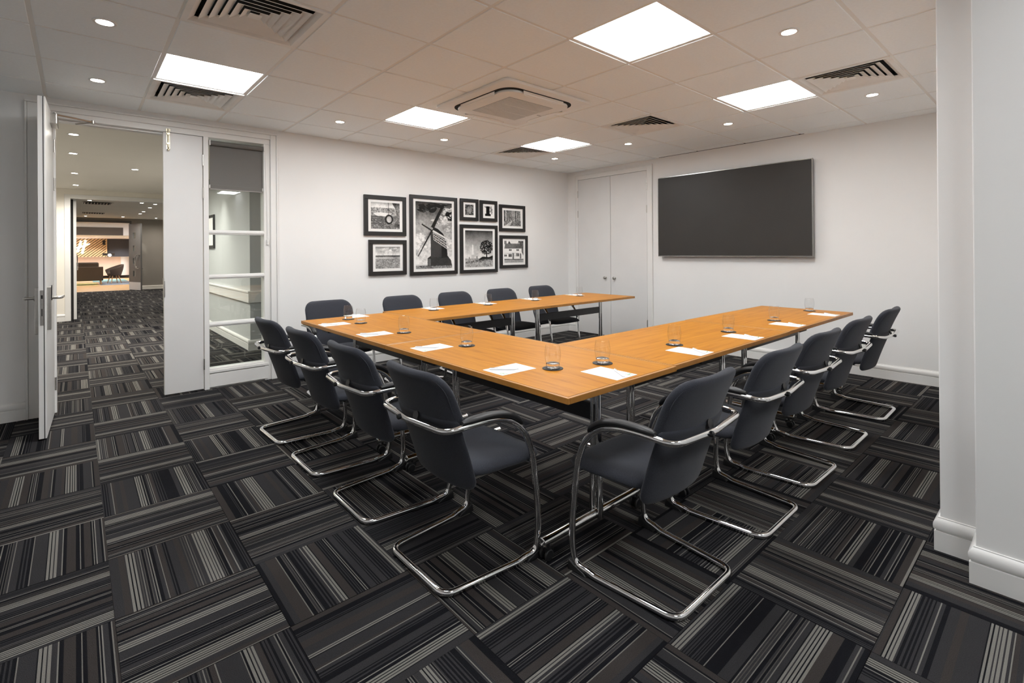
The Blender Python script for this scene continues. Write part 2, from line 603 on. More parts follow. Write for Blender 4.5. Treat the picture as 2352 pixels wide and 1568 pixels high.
# ---- skirting: board, groove, torus
SK = [(0, 0), (0.018, 0), (0.018, 0.082), (0.012, 0.084), (0.012, 0.089), (0.018, 0.091), (0.0205, 0.097), (0.0212, 0.107),
      (0.0205, 0.117), (0.017, 0.127), (0.011, 0.134), (0.006, 0.137), (0.006, 0.141), (0, 0.142)]
def skirt_mesh(pts):
    """sweep the skirting along a plan polyline; the board stands on the left of the direction of travel"""
    P = [Vector((p[0], p[1])) for p in pts]
    n = len(SK)
    nr = []
    for i in range(len(P)-1):
        d = (P[i+1]-P[i]).normalized(); nr.append(Vector((-d.y, d.x)))
    vs, fs = [], []
    for i, p in enumerate(P):
        if i == 0: m = nr[0]
        elif i == len(P)-1: m = nr[-1]
        else:
            m = (nr[i-1]+nr[i]); m = m/(m.dot(nr[i]))
        vs += [(p.x+m.x*d, p.y+m.y*d, z) for d, z in SK]
    for i in range(len(P)-1):
        fs += [(i*n+k, i*n+(k+1) % n, (i+1)*n+(k+1) % n, (i+1)*n+k) for k in range(n)]
    fs += [tuple(range(n)), tuple((len(P)-1)*n+k for k in range(n))]
    return MB().add(vs, fs)
def skirt(name, p0, p1, nrm, m='gloss_white'):
    return struct(MB().extrude(SK, p0, p1, nrm).build(name, m, smooth=35))
skirt('baseboard_north', (1.575, YN), (XE, YN), (0, -1))
skirt('baseboard_northwest', (XW, YN), (-0.30, YN), (0, -1))
skirt('baseboard_east', (XE, 0.387), (XE, 3.87), (-1, 0))
skirt('baseboard_east_corner', (XE, 5.295), (XE, YN), (-1, 0))
struct(skirt_mesh([(2.774, 0.258), (2.774, 0.387), (XE, 0.387)]).build('baseboard_south', 'gloss_white', smooth=35))
struct(skirt_mesh([(2.600, YS), (2.600, 0.258), (2.774, 0.258)]).build('baseboard_side', 'gloss_white', smooth=35))
skirt('baseboard_west', (XW, YS), (XW, YN), (1, 0))
skirt('baseboard_rear', (XW, YS), (2.6, YS), (0, 1))

# ---- suspended ceiling: slab, bars, tiles
GX0, GY0, G = 1.6238, 1.9909, 0.6
ceiling = struct(MB().box(XW-T, XE+T, YS-T, YN+T, CZ+0.12, CZ+0.2).build('ceiling', 'grid_bar'), 'suspended ceiling of square white tiles')
LIGHT_CELLS = [(1,-1), (-2,3), (1,3), (4,3), (4,-1), (-2,-1), (-2,-5), (1,-5)]
VENT_CELLS = [(4,-2), (4,1), (4,4), (-2,4), (-2,1)]
def cell_c(i, j): return (GX0+G*(i+0.5), GY0+G*(j+0.5))
def in_room(x0, x1, y0, y1):
    """clip a cell to the room's plan"""
    x0, x1 = max(x0, XW+0.001), min(x1, XE-0.001)
    y0, y1 = max(y0, YS+0.001), min(y1, YN-0.001)
    if (x0+x1)/2 > 2.774: y0 = max(y0, 0.388)
    elif x1 > 2.774 and y0 < 0.388: x1 = 2.60 if y1 < 0.5 else x1
    return (x0, x1, y0, y1) if x1-x0 > 0.03 and y1-y0 > 0.03 else None
TM = {}
for i in range(-6, 8):
    for j in range(-8, 6):
        if (i, j) in LIGHT_CELLS or (i, j) in VENT_CELLS: continue
        r = in_room(GX0+G*i+0.011, GX0+G*(i+1)-0.011, GY0+G*j+0.011, GY0+G*(j+1)-0.011)
        if not r: continue
        w, d = round(r[1]-r[0], 4), round(r[3]-r[2], 4)
        if (w, d) not in TM:
            TM[(w, d)] = MB().box(-w/2, w/2, -d/2, d/2, 0, 0.014).mesh('ceiling_tile', 'ceiling_tile', bevel=0.0025, bseg=1)
        link('ceiling_tile', TM[(w, d)], ceiling, ((r[0]+r[1])/2, (r[2]+r[3])/2, CZ+rs.uniform(0, 0.0012)))
for i in range(-5, 9):
    x = GX0+G*i
    if XW < x < XE:
        y0 = 0.388 if x > 2.76 else YS
        MB().box(x-0.012, x+0.012, y0, YN, CZ+0.005, CZ+0.03).build('grid_bar', 'grid_bar', ceiling)
for j in range(-7, 6):
    y = GY0+G*j
    if YS < y < YN:
        x1 = XE if y > 0.388 else 2.6
        MB().box(XW, x1, y-0.012, y+0.012, CZ+0.0055, CZ+0.031).build('grid_bar', 'grid_bar', ceiling)
for a in ((XW, XE, YN-0.022, YN), (XE-0.022, XE, 0.388, YN), (XW, XW+0.022, YS, YN), (2.774, XE, 0.388, 0.41), (2.578, 2.6, YS, 0.26)):
    MB().box(a[0], a[1], a[2], a[3], CZ+0.003, CZ+0.028).build('edge_angle', 'grid_bar', ceiling)
# slot between ceiling and television wall
MB().box(XE-0.045, XE-0.035, 1.95, 3.75, CZ-0.002, CZ+0.004).build('shadow_slot', 'void', ceiling)

# ---- doorway: casing, frame, two leaves
ARC = 0.022
mb = MB()
mb.box(-0.285, -0.215, YN-ARC, YN, 0, 2.50)
mb.box(-0.30, -0.285, YN-ARC-0.008, YN, 0, 2.50)
mb.box(-0.215, -0.19, YN-ARC-0.004, YN, 0, 2.452)
mb.box(1.50, 1.555, YN-ARC, YN, 0, 2.50)
mb.box(1.555, 1.57, YN-ARC-0.008, YN, 0, 2.50)
mb.box(-0.215, 1.50, YN-ARC, YN, 2.452, 2.50)
mb.box(-0.30, 1.57, YN-ARC-0.008, YN, 2.50, 2.515)
struct(mb.build('trim_1', 'gloss_white', bevel=0.004), 'white moulded casing round the doorway and side light')
d1 = struct(link('door_1', None, None, (0, 0, 0)), 'white double doorway with its wide leaf standing open')
mb = MB()
mb.box(-0.19, -0.135, YN-0.005, YN+T+0.02, 0, 2.455)
mb.box(-0.135, -0.120, YN+0.05, YN+T, 0, 2.40)
mb.box(-0.135, 1.50, YN-0.005, YN+T+0.02, 2.402, 2.455)
mb.box(-0.135, 0.905, YN+0.05, YN+T, 2.385, 2.402)
mb.box(0.910, 0.952, YN-0.012, YN+T, 0, 2.402)
mb.build('door_frame', 'gloss_white', d1, bevel=0.002)
# wide leaf, open a little past square
hx, hy = -0.130, YN-0.012
ang = math.radians(-91.9)
lf = link('door_leaf', None, d1, (hx, hy, 0), ang)      # local x runs from hinge to free edge
LW, LT_, LH = 0.700, 0.044, 2.398
lf2 = MB().box(0, LW, -0.003, -LT_, 0.012, LH).mesh('door_leaf', 'gloss_white', bevel=0.0015, bseg=1)
lf.name = 'leaf_pivot'
leaf = link('door_leaf', lf2, d1, (hx, hy, 0), ang)
bpy.data.objects.remove(lf)
MB().box(LW, LW+0.0006, -0.012, -0.0165, 0.012, LH).build('intumescent_strip', 'rubber_seal', leaf)
MB().box(LW, LW+0.0035, -0.016, -0.034, 0.80, 1.045).build('lock_plate', 'steel', leaf, bevel=0.0008, bseg=1)
mb = MB(); mb.box(LW+0.0035, LW+0.0045, -0.020, -0.030, 0.985, 1.01); mb.box(LW+0.0035, LW+0.0045, -0.0225, -0.0275, 0.865, 0.915)
mb.build('latch_bolt', 'void', leaf)
for s in (1, -1):                                         # s=1 the face turned to the pictures, -1 the hidden face
    yb = -0.003 if s == 1 else -LT_
    MB().box(LW-0.105, LW-0.045, yb, yb+0.022*s, 0.735 if s == -1 else 0.76, 1.062).build('lock_case', 'steel', leaf, bevel=0.003)
    if s == 1:
        MB().box(LW-0.104, LW-0.046, yb+0.0225, yb+0.026, 0.985, 1.075).build('card_reader', 'black_plastic', leaf, bevel=0.002)
    hb = MB()
    y0, y1 = yb+0.02*s, yb+0.075*s
    hb.tube(fillet([(LW-0.075, y0, 0.985), (LW-0.075, y1, 0.985), (LW-0.20, y1+0.004*s, 0.985)], 0.018, 5), 0.0095, 12)
    hb.lathe([(0.018, 0), (0.018, 0.008)], 16)
    hb.xf(Matrix.Translation((LW-0.075, y0, 0.985)) @ Matrix.Rotation(PI/2*(-s), 4, 'X'), len(hb.v)-32)
    hb.build('lever_handle', 'steel', leaf, smooth=40)
for z in (2.17, 1.86, 0.25):
    MB().tube([(0.0, 0.003, z-0.052), (0.0, 0.003, z+0.052)], 0.0065, 10).build('hinge', 'steel', leaf, smooth=40)
# closer on the leaf, its arm reaching to the head of the frame
MB().box(0.09, 0.31, -0.003, 0.036, 2.292, 2.372).build('door_closer', 'steel', leaf, bevel=0.004)
mb = MB()
e0 = Vector((0.20, 0.02, 2.385)); e1 = Vector((0.115, 0.245, 2.378)); e2 = Vector((-0.02, 0.135, 2.372))
mb.tube([e0, e1], 0.007, 8); mb.tube([e1, e2], 0.007, 8); mb.lathe([(0.012, -0.014), (0.012, 0.012)], 12, (e1.x, e1.y, e1.z))
mb.lathe([(0.011, -0.02), (0.011, 0.012)], 12, (e0.x, e0.y, e0.z))
mb.build('closer_arm', 'steel', leaf, smooth=40)
# narrow leaf, shut and bolted
nl = MB().box(0.598, 0.902, YN-0.010, YN+0.034, 0.014, 2.396).build('door_leaf', 'door_paint', d1, bevel=0.0015, bseg=1)
mb = MB()
mb.box(0.622, 0.648, YN-0.016, YN-0.010, 2.245, 2.40)
mb.box(0.619, 0.651, YN-0.020, YN-0.010, 2.405, 2.43)
mb.tube([(0.635, YN-0.024, 2.255), (0.635, YN-0.024, 2.425)], 0.007, 10)
mb.box(0.624, 0.646, YN-0.032, YN-0.014, 2.375, 2.39); mb.box(0.624, 0.646, YN-0.032, YN-0.014, 2.285, 2.30)
mb.lathe([(0.0, -0.012), (0.010, -0.006), (0.011, 0.0), (0.008, 0.008), (0.004, 0.014)], 12, (0.635, YN-0.030, 2.238))
mb.build('barrel_bolt', 'brass', nl, smooth=40)
for z in (2.175, 1.866, 0.245):
    mb = MB(); mb.tube([(0.906, YN-0.016, z-0.052), (0.906, YN-0.016, z+0.052)], 0.0065, 10)
    mb.build('hinge', 'steel', nl, smooth=40)
mb = MB(); mb.box(0.5945, 0.598, YN-0.002, YN+0.024, 0.865, 1.07)
mb.box(0.5965, 0.606, YN-0.013, YN-0.010, 0.90, 1.045)
mb.build('strike_plate', 'steel', nl)

# ---- side light window with glazing bars
w1 = struct(link('window_1', None, None), 'tall white side light of four panes beside the door')
ZB = [0.192, 0.610, 1.068, 1.496, 2.395]
X0, X1 = 0.955, 1.440
fm = MB()
fm.box(1.440, 1.50, YN-0.004, YN+T, 0, 2.402)
fm.box(0.952, 1.440, YN+0.010, YN+T-0.02, 0.0, 0.150)
fm.box(0.952, 1.470, YN-0.010, YN+0.010, 0.016, 0.142)
fm.box(0.952, 1.475, YN-0.014, YN+T-0.02, 0.150, 0.176)
fm.box(0.952, 1.440, YN+0.004, YN+T-0.02, 0.176, 0.192)
fm.build('window_frame', 'gloss_white', w1, bevel=0.003)
for z in ZB[1:4]:
    b = MB(); b.box(0.952, 1.442, YN+0.004, YN+0.075, z-0.022, z+0.022); b.box(0.952, 1.442, YN-0.004, YN+0.010, z-0.010, z+0.012)
    b.build('glazing_bar', 'gloss_white', w1, bevel=0.004)
for k in range(4):
    z0, z1 = ZB[k]+(0 if k == 0 else 0.021), ZB[k+1]-(0.021 if k < 3 else 0)
    MB().box(X0-0.002, X1+0.002, YN+0.040, YN+0.046, z0, z1).build('pane', 'window_glass', w1)

# ---- double cupboard doors on the television wall
d2 = struct(link('door_2', None, None), 'pair of flush white cupboard doors beside the television')
mb = MB()
mb.box(XE-0.020, XE, 5.232, 5.276, 0, 2.484); mb.box(XE-0.028, XE, 5.276, 5.292, 0, 2.484)
mb.box(XE-0.020, XE, 3.892, 3.962, 0, 2.484); mb.box(XE-0.028, XE, 3.876, 3.892, 0, 2.484)
mb.box(XE-0.020, XE, 3.962, 5.232, 2.418, 2.484); mb.box(XE-0.028, XE, 3.876, 5.292, 2.484, 2.500)
mb.build('door_casing', 'gloss_white', d2, bevel=0.003)
MB().box(XE-0.004, XE-0.0005, 3.962, 5.232, 0.0, 2.418).build('door_reveal', 'void', d2)
for y0, y1, ky, hyy in ((4.601, 5.229, 4.690, 5.231), (3.966, 4.595, 4.520, 3.964)):
    l = MB().box(XE-0.016, XE-0.004, y0, y1, 0.012, 2.414).build('door_leaf', 'door_paint', d2, bevel=0.001, bseg=1)
    k = MB().lathe([(0.017, 0), (0.017, 0.003), (0.009, 0.006), (0.009, 0.014), (0.020, 0.022), (0.023, 0.032), (0.020, 0.042), (0.010, 0.047)], 20)
    k.xf(Matrix.Translation((XE-0.016, ky, 0.885)) @ Matrix.Rotation(-PI/2, 4, 'Y'))
    k.build('knob', 'steel', l, smooth=35)
    for z in (2.19, 1.875, 0.262):
        MB().tube([(XE-0.022, hyy, z-0.055), (XE-0.022, hyy, z+0.055)], 0.0075, 10).build('hinge', 'steel', l, smooth=40)

# ================================================================ foyer, second room and lobby seen through the doorway
CF = 2.575
struct(MB().box(FX0, FX1, YN+T, Y_R2, CF, CF+0.1).build('ceiling_foyer', 'foyer_wall'), 'plain painted ceiling of the foyer')
struct(MB().box(FX0-0.1, FX0, YN+T, Y_R2, -0.02, CF+0.1).build('wall_foyer_west', 'foyer_wall'))
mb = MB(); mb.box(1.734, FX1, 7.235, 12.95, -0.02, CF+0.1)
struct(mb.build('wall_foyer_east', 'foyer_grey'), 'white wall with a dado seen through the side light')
struct(MB().box(FX1, FX1+0.1, YN+T, Y_R2, -0.02, CF+0.1).build('wall_foyer_far', 'wall'))
mb = MB()
mb.box(FX0, -0.09, Y_R1, Y_R1+0.12, -0.02, CF+0.1); mb.box(1.47, FX1, Y_R1, Y_R1+0.12, -0.02, CF+0.1); mb.box(-0.09, 1.47, Y_R1, Y_R1+0.12, 2.405, CF+0.1)
struct(mb.build('wall_foyer_north', 'foyer_wall'))
mb = MB()
mb.box(-0.165, -0.075, Y_R1-0.02, Y_R1+0.14, 0, 2.47); mb.box(1.455, 1.545, Y_R1-0.02, Y_R1+0.14, 0, 2.47); mb.box(-0.075, 1.455, Y_R1-0.02, Y_R1+0.14, 2.39, 2.47)
struct(mb.build('trim_2', 'gloss_white', bevel=0.004), 'white casing of the doorway across the foyer')
mb = MB(); mb.box(-0.035, 0.010, Y_R1+0.16, Y_R1+0.95, 0.01, 2.385)
d3 = struct(mb.build('door_3', 'gloss_white'), 'white door leaf folded back past the foyer doorway')
MB().box(-0.072, -0.036, Y_R1+0.145, Y_R1+0.155, 0.0, 2.385).build('hinge_gap', 'void', d3)
skirt('baseboard_foyer_north', (FX0, Y_R1), (-0.165, Y_R1), (0, -1))
skirt('baseboard_foyer_east', (1.734, 7.235), (1.734, Y_R1), (-1, 0))
skirt('baseboard_foyer_return', (1.704, 7.235), (FX1, 7.235), (0, -1))
mb = MB(); mb.box(1.706, 1.734, 7.207, Y_R1, 0.635, 0.782); mb.box(1.734, FX1, 7.207, 7.235, 0.635, 0.782)
mb.box(1.696, 1.734, 7.197, Y_R1, 0.766, 0.790); mb.box(1.734, FX1, 7.197, 7.235, 0.766, 0.790)
struct(mb.build('trim_3', 'gloss_white', bevel=0.004), 'wide white dado rail along the foyer wall')
# second room
mb = MB()
mb.box(-5.1, -0.03, Y_R2, Y_R2+0.12, -0.02, CF+0.4); mb.box(1.465, FX1+2, Y_R2, Y_R2+0.12, -0.02, CF+0.4); mb.box(-0.03, 1.465, Y_R2, Y_R2+0.12, 2.42, CF+0.4)
struct(mb.build('wall_lobby_south', 'grey_wall'), 'grey wall round the lobby doorway')
skirt('baseboard_lobby_south', (1.55, Y_R2), (FX1, Y_R2), (0, -1), 'foyer_wall')
mb = MB(); mb.box(-0.06, 1.52, Y_R2-0.015, Y_R2, 2.42, 2.50); mb.box(1.465, 1.52, Y_R2-0.015, Y_R2, 0, 2.42)
struct(mb.build('trim_4', 'grey_door'), 'dark grey casing of the lobby doorway')
# lobby leaves with square vision panels
def lobby_leaf(name, hx, hy, ang, flip, label):
    W, Hh, t = 0.86, 2.38, 0.045
    L = struct(link(name, None, None, (hx, hy, 0), ang), label)
    wx0, wx1 = 0.30, 0.50
    wz = [(0.50, 0.70), (0.95, 1.15), (1.40, 1.60), (1.86, 2.06)]
    mb = MB()
    mb.box(0, wx0, -t/2, t/2, 0.02, Hh); mb.box(wx1, W, -t/2, t/2, 0.02, Hh)
    zs = 0.02
    for a, b in wz:
        mb.box(wx0, wx1, -t/2, t/2, zs, a); zs = b
    mb.box(wx0, wx1, -t/2, t/2, zs, Hh)
    mb.build('leaf', 'grey_door', L)
    for a, b in wz:
        MB().box(wx0, wx1, -0.003, 0.003, a, b).build('pane', 'window_glass', L)
    for s in (-1, 1):
        MB().box(0.01, W-0.01, s*t/2, s*(t/2+0.002), 0.02, 0.30).build('kick_plate', 'desk_white', L)
        pts = [(W-0.07, s*(t/2+0.005), 0.80)]
        for k in range(9):
            a = -PI/2+PI*k/8
            pts.append((W-0.10-0.17*math.cos(a), s*(t/2+0.06), 1.03+0.25*math.sin(a)))
        pts.append((W-0.07, s*(t/2+0.005), 1.26))
        MB().tube(pts, 0.014, 8).build('pull_handle', 'chrome', L, smooth=50)
    return L
lobby_leaf('door_4', 1.462, Y_R2-0.02, math.radians(-71.5), 1, 'dark grey lobby door with four square panes and curved pull handle')
lobby_leaf('door_5', -0.028, Y_R2-0.02, math.radians(-91.5), 1, 'dark grey lobby door seen nearly edge on')
# lobby shell
LX0, LX1, LY1 = -5.0, 5.0, 36.6
LZ = 2.80
lf_ = struct(MB().box(LX0, LX1, Y_R2+0.05, LY1+0.1, -0.1, -0.002).build('floor_lobby', 'wood_floor'), 'pale wooden floor of the lobby')
struct(MB().box(LX0, LX1, Y_R2+0.12, LY1, LZ, LZ+0.1).build('ceiling_lobby', 'lobby_white'))
struct(MB().box(LX0, LX1, LY1, LY1+0.1, -0.02, LZ+0.1).build('wall_lobby_north', 'navy'), 'dark navy wall behind the reception desk')
struct(MB().box(LX0-0.1, LX0, Y_R2+0.12, LY1, -0.02, LZ+0.1).build('wall_lobby_west', 'lobby_white'))
struct(MB().box(LX1, LX1+0.1, Y_R2+0.12, LY1, -0.02, LZ+0.1).build('wall_lobby_east', 'lobby_white'))
struct(MB().box(LX0, 1.70, 29.95, 30.0, 2.19, 2.56).build('trim_5', 'bulkhead'), 'dark brown bulkhead band across the lobby ceiling')
mb = MB(); mb.box(LX0, LX1, 30.0, LY1, 2.19, 2.26); mb.box(LX0, LX1, 30.0, 30.1, 2.26, LZ); mb.box(1.70, LX1, 29.95, 30.0, 2.19, 2.56)
struct(mb.build('trim_6', 'lobby_white'), 'white dropped soffit over the reception desk')
# ================================================================ ceiling fixtures
# ---- LED panels
pf = MB()
for a in ((-0.298, 0.298, -0.298, -0.283), (-0.298, 0.298, 0.283, 0.298), (-0.298, -0.283, -0.283, 0.283), (0.283, 0.298, -0.283, 0.283)):
    pf.box(a[0], a[1], a[2], a[3], -0.002, 0.03)
PF = pf.mesh('panel_frame', 'gloss_white')
PD = MB().prism(rsq(0.2835, 0.02, 4), 0.0, 0.006).mesh('diffuser', 'panel_light')
PDL = MB().prism(rsq(0.2835, 0.02, 4), 0.0, 0.006).mesh('diffuser', 'lobby_fill')
PB = MB().box(-0.297, 0.297, -0.297, 0.297, 0.03, 0.05).mesh('housing', 'grid_bar')
PLAB = {(1,-1): 'square LED ceiling panel above the seam of the near table arm',
        (-2,3): 'square LED ceiling panel touching the air diffuser in front of the doorway',
        (1,3): 'square LED ceiling panel at the corner of the air conditioning cassette',
        (4,3): 'square LED ceiling panel above the far end of the tables under the pictures',
        (4,-1): 'square LED ceiling panel in front of the television',
        (-2,-1): 'square LED ceiling panel over the open floor at the closed end of the tables',
        (-2,-5): 'square LED ceiling panel in the bay behind the tables, clear of the side wall',
        (1,-5): 'square LED ceiling panel in the bay behind the tables, beside the side wall'}
for c, lab in PLAB.items():
    x, y = cell_c(*c)
    t = thing('ceiling_light', lab, 'ceiling light', (x, y, CZ+0.008), 0, 'LED panels in the suspended ceiling')
    link('panel_frame', PF, t); link('diffuser', PD, t); link('housing', PB, t)
for k, (x, y) in enumerate(((-2.2, 25), (0.6, 25), (3.2, 25), (-2.2, 28), (0.6, 28), (3.2, 28))):  # panels added for lobby brightness, mostly out of view
    t = thing('ceiling_light', 'added square fill light in the lobby ceiling %s, %s' % ('just inside the lobby doorway' if y < 26 else 'over the sofa row', ('beyond the edge-on door', 'in the middle', 'toward the rounded desk end')[k % 3]), 'ceiling light', (x, y, LZ-0.03), 0, 'added fill panels in the lobby ceiling')
    link('panel_frame', PF, t); link('diffuser', PDL, t)

# ---- downlights
ring = MB().lathe([(0.036, 0.0), (0.040, -0.004), (0.052, -0.004), (0.054, 0.0), (0.054, 0.002), (0.036, 0.002)], 28, cap0=False, cap1=False)
ring.f.append  # closed profile below
RG = ring.mesh('trim_ring', 'gloss_white', smooth=30)
LN = MB().lathe([(0.037, -0.002), (0.037, 0.0015)], 24).mesh('lens', 'lens_light')
def downlight(x, y, z, label, group, watts, cone=110, blend=0.6, color=(1, 0.95, 0.87)):
    t = thing('downlight', label, 'downlight', (x, y, z), 0, group)
    link('trim_ring', RG, t); link('lens', LN, t)
    if watts > 0:
        ld = bpy.data.lights.new('lamp', 'SPOT')
        ld.energy = watts; ld.color = color; ld.spot_size = math.radians(cone); ld.spot_blend = blend; ld.shadow_soft_size = 0.03
        l = bpy.data.objects.new('lamp', ld)
        COL.objects.link(l); l.parent = t; l.location = (0, 0, -0.012)
    return t
DL = {(-3,2): 'small round downlight level with the near air diffuser on the doorway side',
      (-3,4): 'small round downlight in front of the open door leaf',
      (0,4): 'small round downlight before the left hand pictures',
      (2,4): 'small round downlight before the windmill picture',
      (5,4): 'small round downlight in the corner by the cupboard doors',
      (5,2): 'small round downlight in front of the cupboard doors near the middle air diffuser',
      (5,0): 'small round downlight above the middle of the television',
      (5,-2): 'small round downlight beside the air diffuser at the end of the television wall',
      (2,-2): 'small round downlight over the chairs backing onto the wall end'}
for c, lab in DL.items():
    x, y = cell_c(*c)
    downlight(x, y, CZ-0.0005, lab, 'downlights in the suspended ceiling', ROOM_SPOT_W)
FL = [((-0.012, 7.05), 'first foyer downlight beyond the meeting room doorway'), ((-0.02, 8.38), 'second foyer downlight beyond the meeting room doorway'),
      ((-0.01, 10.4), 'third foyer downlight beyond the meeting room doorway'), ((0.005, 12.15), 'foyer downlight close to the second doorway'),
      ((0.68, 9.4), 'foyer downlight standing apart from the row of four'), ((1.36, 8.75), 'downlight washing the foyer wall beside the dado')]
for (x, y), lab in FL:
    downlight(x, y, CF-0.0005, lab, 'foyer downlights', SPOT_W*(1 if x < 1.0 else 0.5), 165 if x < 1.0 else 84, 1.0)
R2L = [((0.25, 15.4), 'second room downlight nearest the foyer doorway above the louvred panel'), ((1.245, 15.45), 'second room downlight level with the louvred panel'),
       ((1.54, 15.65), 'first of four second room downlights in a row'), ((1.545, 16.9), 'second of four second room downlights in a row'),
       ((1.54, 18.55), 'third of four second room downlights in a row'), ((1.535, 19.6), 'fourth of four second room downlights in a row'),
       ((0.25, 21.75), 'downlight before the lobby doorway, on the hinge side of the edge-on door'), ((1.22, 21.55), 'downlight before the middle of the lobby doorway'),
       ((2.16, 21.7), 'downlight before the blank grey wall beside the lobby doorway')]
for (x, y), lab in R2L:
    downlight(x, y, CF-0.0005, lab, 'second room downlights', SPOT_W*0.42, 165, 1.0)
for k, x in enumerate((-1.6, -0.4, 0.8, 1.95)):
    nth = ('fourth', 'third', 'second', 'first')[k]
    downlight(x, 33.0, 2.19-0.0005, 'soffit downlight in front of the reception desk, %s along from its rounded end' % nth, 'soffit downlights', 170, 120, 0.5, (1, 0.97, 0.95))
    downlight(x, 35.6, 2.19-0.0005, 'soffit downlight behind the reception desk, %s along from its rounded end' % nth, 'soffit downlights by the wall', 95, 130, 0.5, (1, 0.97, 0.95))
# louvred fitting in the second room
t = thing('louvre_panel', 'white ceiling fitting with two dark louvred strips', 'ceiling light', (0.41, 18.0, CF-0.0005))
MB().box(-0.30, 0.30, -2.2, 2.3, -0.012, 0).build('panel', 'foyer_wall', t)
for y in (-1.95, 1.9):
    s_ = MB().box(-0.26, 0.26, y-0.30, y+0.30, -0.016, -0.012).build('louvre', 'void', t)
    for k in range(9):
        xx = -0.24+0.06*k
        MB().box(xx-0.004, xx+0.004, y-0.30, y+0.30, -0.024, -0.016).build('blade', 'steel', s_)

# ---- four-way air diffusers
vf = MB()
for h0, h1, z0, z1 in ((0.297, 0.262, -0.004, -0.004),):
    o_, i_ = rsq(h0, 0.002, 1), rsq(h1, 0.002, 1)
fr = MB()
for s in range(4):
    m = Matrix.Rotation(s*PI/2, 4, 'Z')
    q = [(-0.297, -0.297, -0.004), (0.297, -0.297, -0.004), (0.268, -0.268, -0.003), (-0.268, -0.268, -0.003),
         (-0.297, -0.297, 0.012), (0.297, -0.297, 0.012), (0.240, -0.240, 0.016), (-0.240, -0.240, 0.016)]
    fr.add([tuple(m @ Vector(p)) for p in q], [(0,3,2,1), (4,5,6,7), (0,1,5,4), (1,2,6,5), (2,3,7,6), (3,0,4,7)])
VF = fr.mesh('frame', 'vent_paint')
VB = MB().box(-0.290, 0.290, -0.290, 0.290, 0.055, 0.06).mesh('plenum', 'void')
def vane_mesh(h):
    b = MB()
    for s in range(4):
        m = Matrix.Rotation(s*PI/2, 4, 'Z')
        a, c = h, h-0.038
        q = [(-a, -a, -0.002), (a, -a, -0.002), (c, -c, 0.0145), (-c, -c, 0.0145), (-a, -a, 0.0), (a, -a, 0.0), (c, -c, 0.0165), (-c, -c, 0.0165)]
        b.add([tuple(m @ Vector(p)) for p in q], [(0,1,2,3), (7,6,5,4), (0,4,5,1), (3,2,6,7)])
    return b.mesh('vane', 'vent_paint', fix=False)
VANES = [vane_mesh(0.226-0.041*k) for k in range(5)]
VC = MB().prism(rsq(0.030, 0.001, 1), -0.003, 0.0).mesh('centre_plate', 'vent_paint')
VL = {(4,-2): 'square louvred air diffuser beside the lit panel in front of the television', (4,1): 'square louvred air diffuser standing alone midway along the ceiling',
      (4,4): 'square louvred air diffuser beside the lit panel in the far corner', (-2,4): 'square louvred air diffuser above the doorway', (-2,1): 'square louvred air diffuser set apart from any lit panel on the doorway side'}
for c, lab in VL.items():
    x, y = cell_c(*c)
    t = thing('air_diffuser', lab, 'air vent', (x, y, CZ), 0, 'four-way ceiling diffusers')
    link('frame', VF, t); link('plenum', VB, t); link('centre_plate', VC, t)
    for v in VANES: link('vane', v, t)

# ---- air conditioning cassette
ax, ay = GX0+2*G-0.005, GY0+2*G-0.01
t = thing('air_conditioner', 'white ceiling cassette air conditioner with a grey intake grille', 'air conditioner', (ax, ay, CZ))
o_ = rsq(0.475, 0.035, 5)
mb = MB(); mb.prism(o_, -0.024, 0.0); mb.build('fascia', 'ac_plastic', t, bevel=0.006, smooth=40)
MB().prism(rsq(0.392, 0.13, 10), -0.0275, -0.0235).build('outlet_slot', 'void', t)
MB().prism(rsq(0.368, 0.12, 10), -0.048, -0.0265).build('centre_panel', 'ac_plastic', t, bevel=0.008, smooth=40)
g = MB().box(-0.245, 0.245, -0.245, 0.245, -0.0500, -0.0475).build('intake_grille', 'ac_grille', t)
for k in range(40):
    xx = -0.24+0.48*k/39
    MB().box(xx-0.0022, xx+0.0022, -0.243, 0.243, -0.0520, -0.0500).build('grille_bar', 'ac_plastic', g)
for k in (-0.08, 0.08):
    MB().box(-0.243, 0.243, k-0.003, k+0.003, -0.0525, -0.0500).build('grille_rib', 'ac_plastic', g)
for s in range(4):
    pts = []
    for k in range(13):
        u = -1+2*k/12
        pts.append((u*0.235, -0.384+0.050*(1-u*u)*0.0))
    v = MB()
    N = 13
    vs = []
    for k in range(N):
        u = -1+2*k/(N-1)
        w = 0.040*(1-abs(u)**3)**0.5+0.001
        vs += [(u*0.225, -0.385, -0.030), (u*0.225, -0.385+w*1.1, -0.052), (u*0.225, -0.383, -0.027), (u*0.225, -0.383+w*1.1, -0.049)]
    fs = []
    for k in range(N-1):
        a, b = 4*k, 4*(k+1)
        fs += [(a, b, b+1, a+1), (a+2, a+3, b+3, b+2), (a, a+2, b+2, b), (a+1, b+1, b+3, a+3)]
    v.add(vs, fs).xf(Matrix.Rotation(s*PI/2, 4, 'Z'))
    v.build('vane', 'ac_plastic', t, smooth=40)
MB().box(0.29, 0.335, -0.012, 0.0, -0.0495, -0.0475).build('badge', 'ac_grille', t)

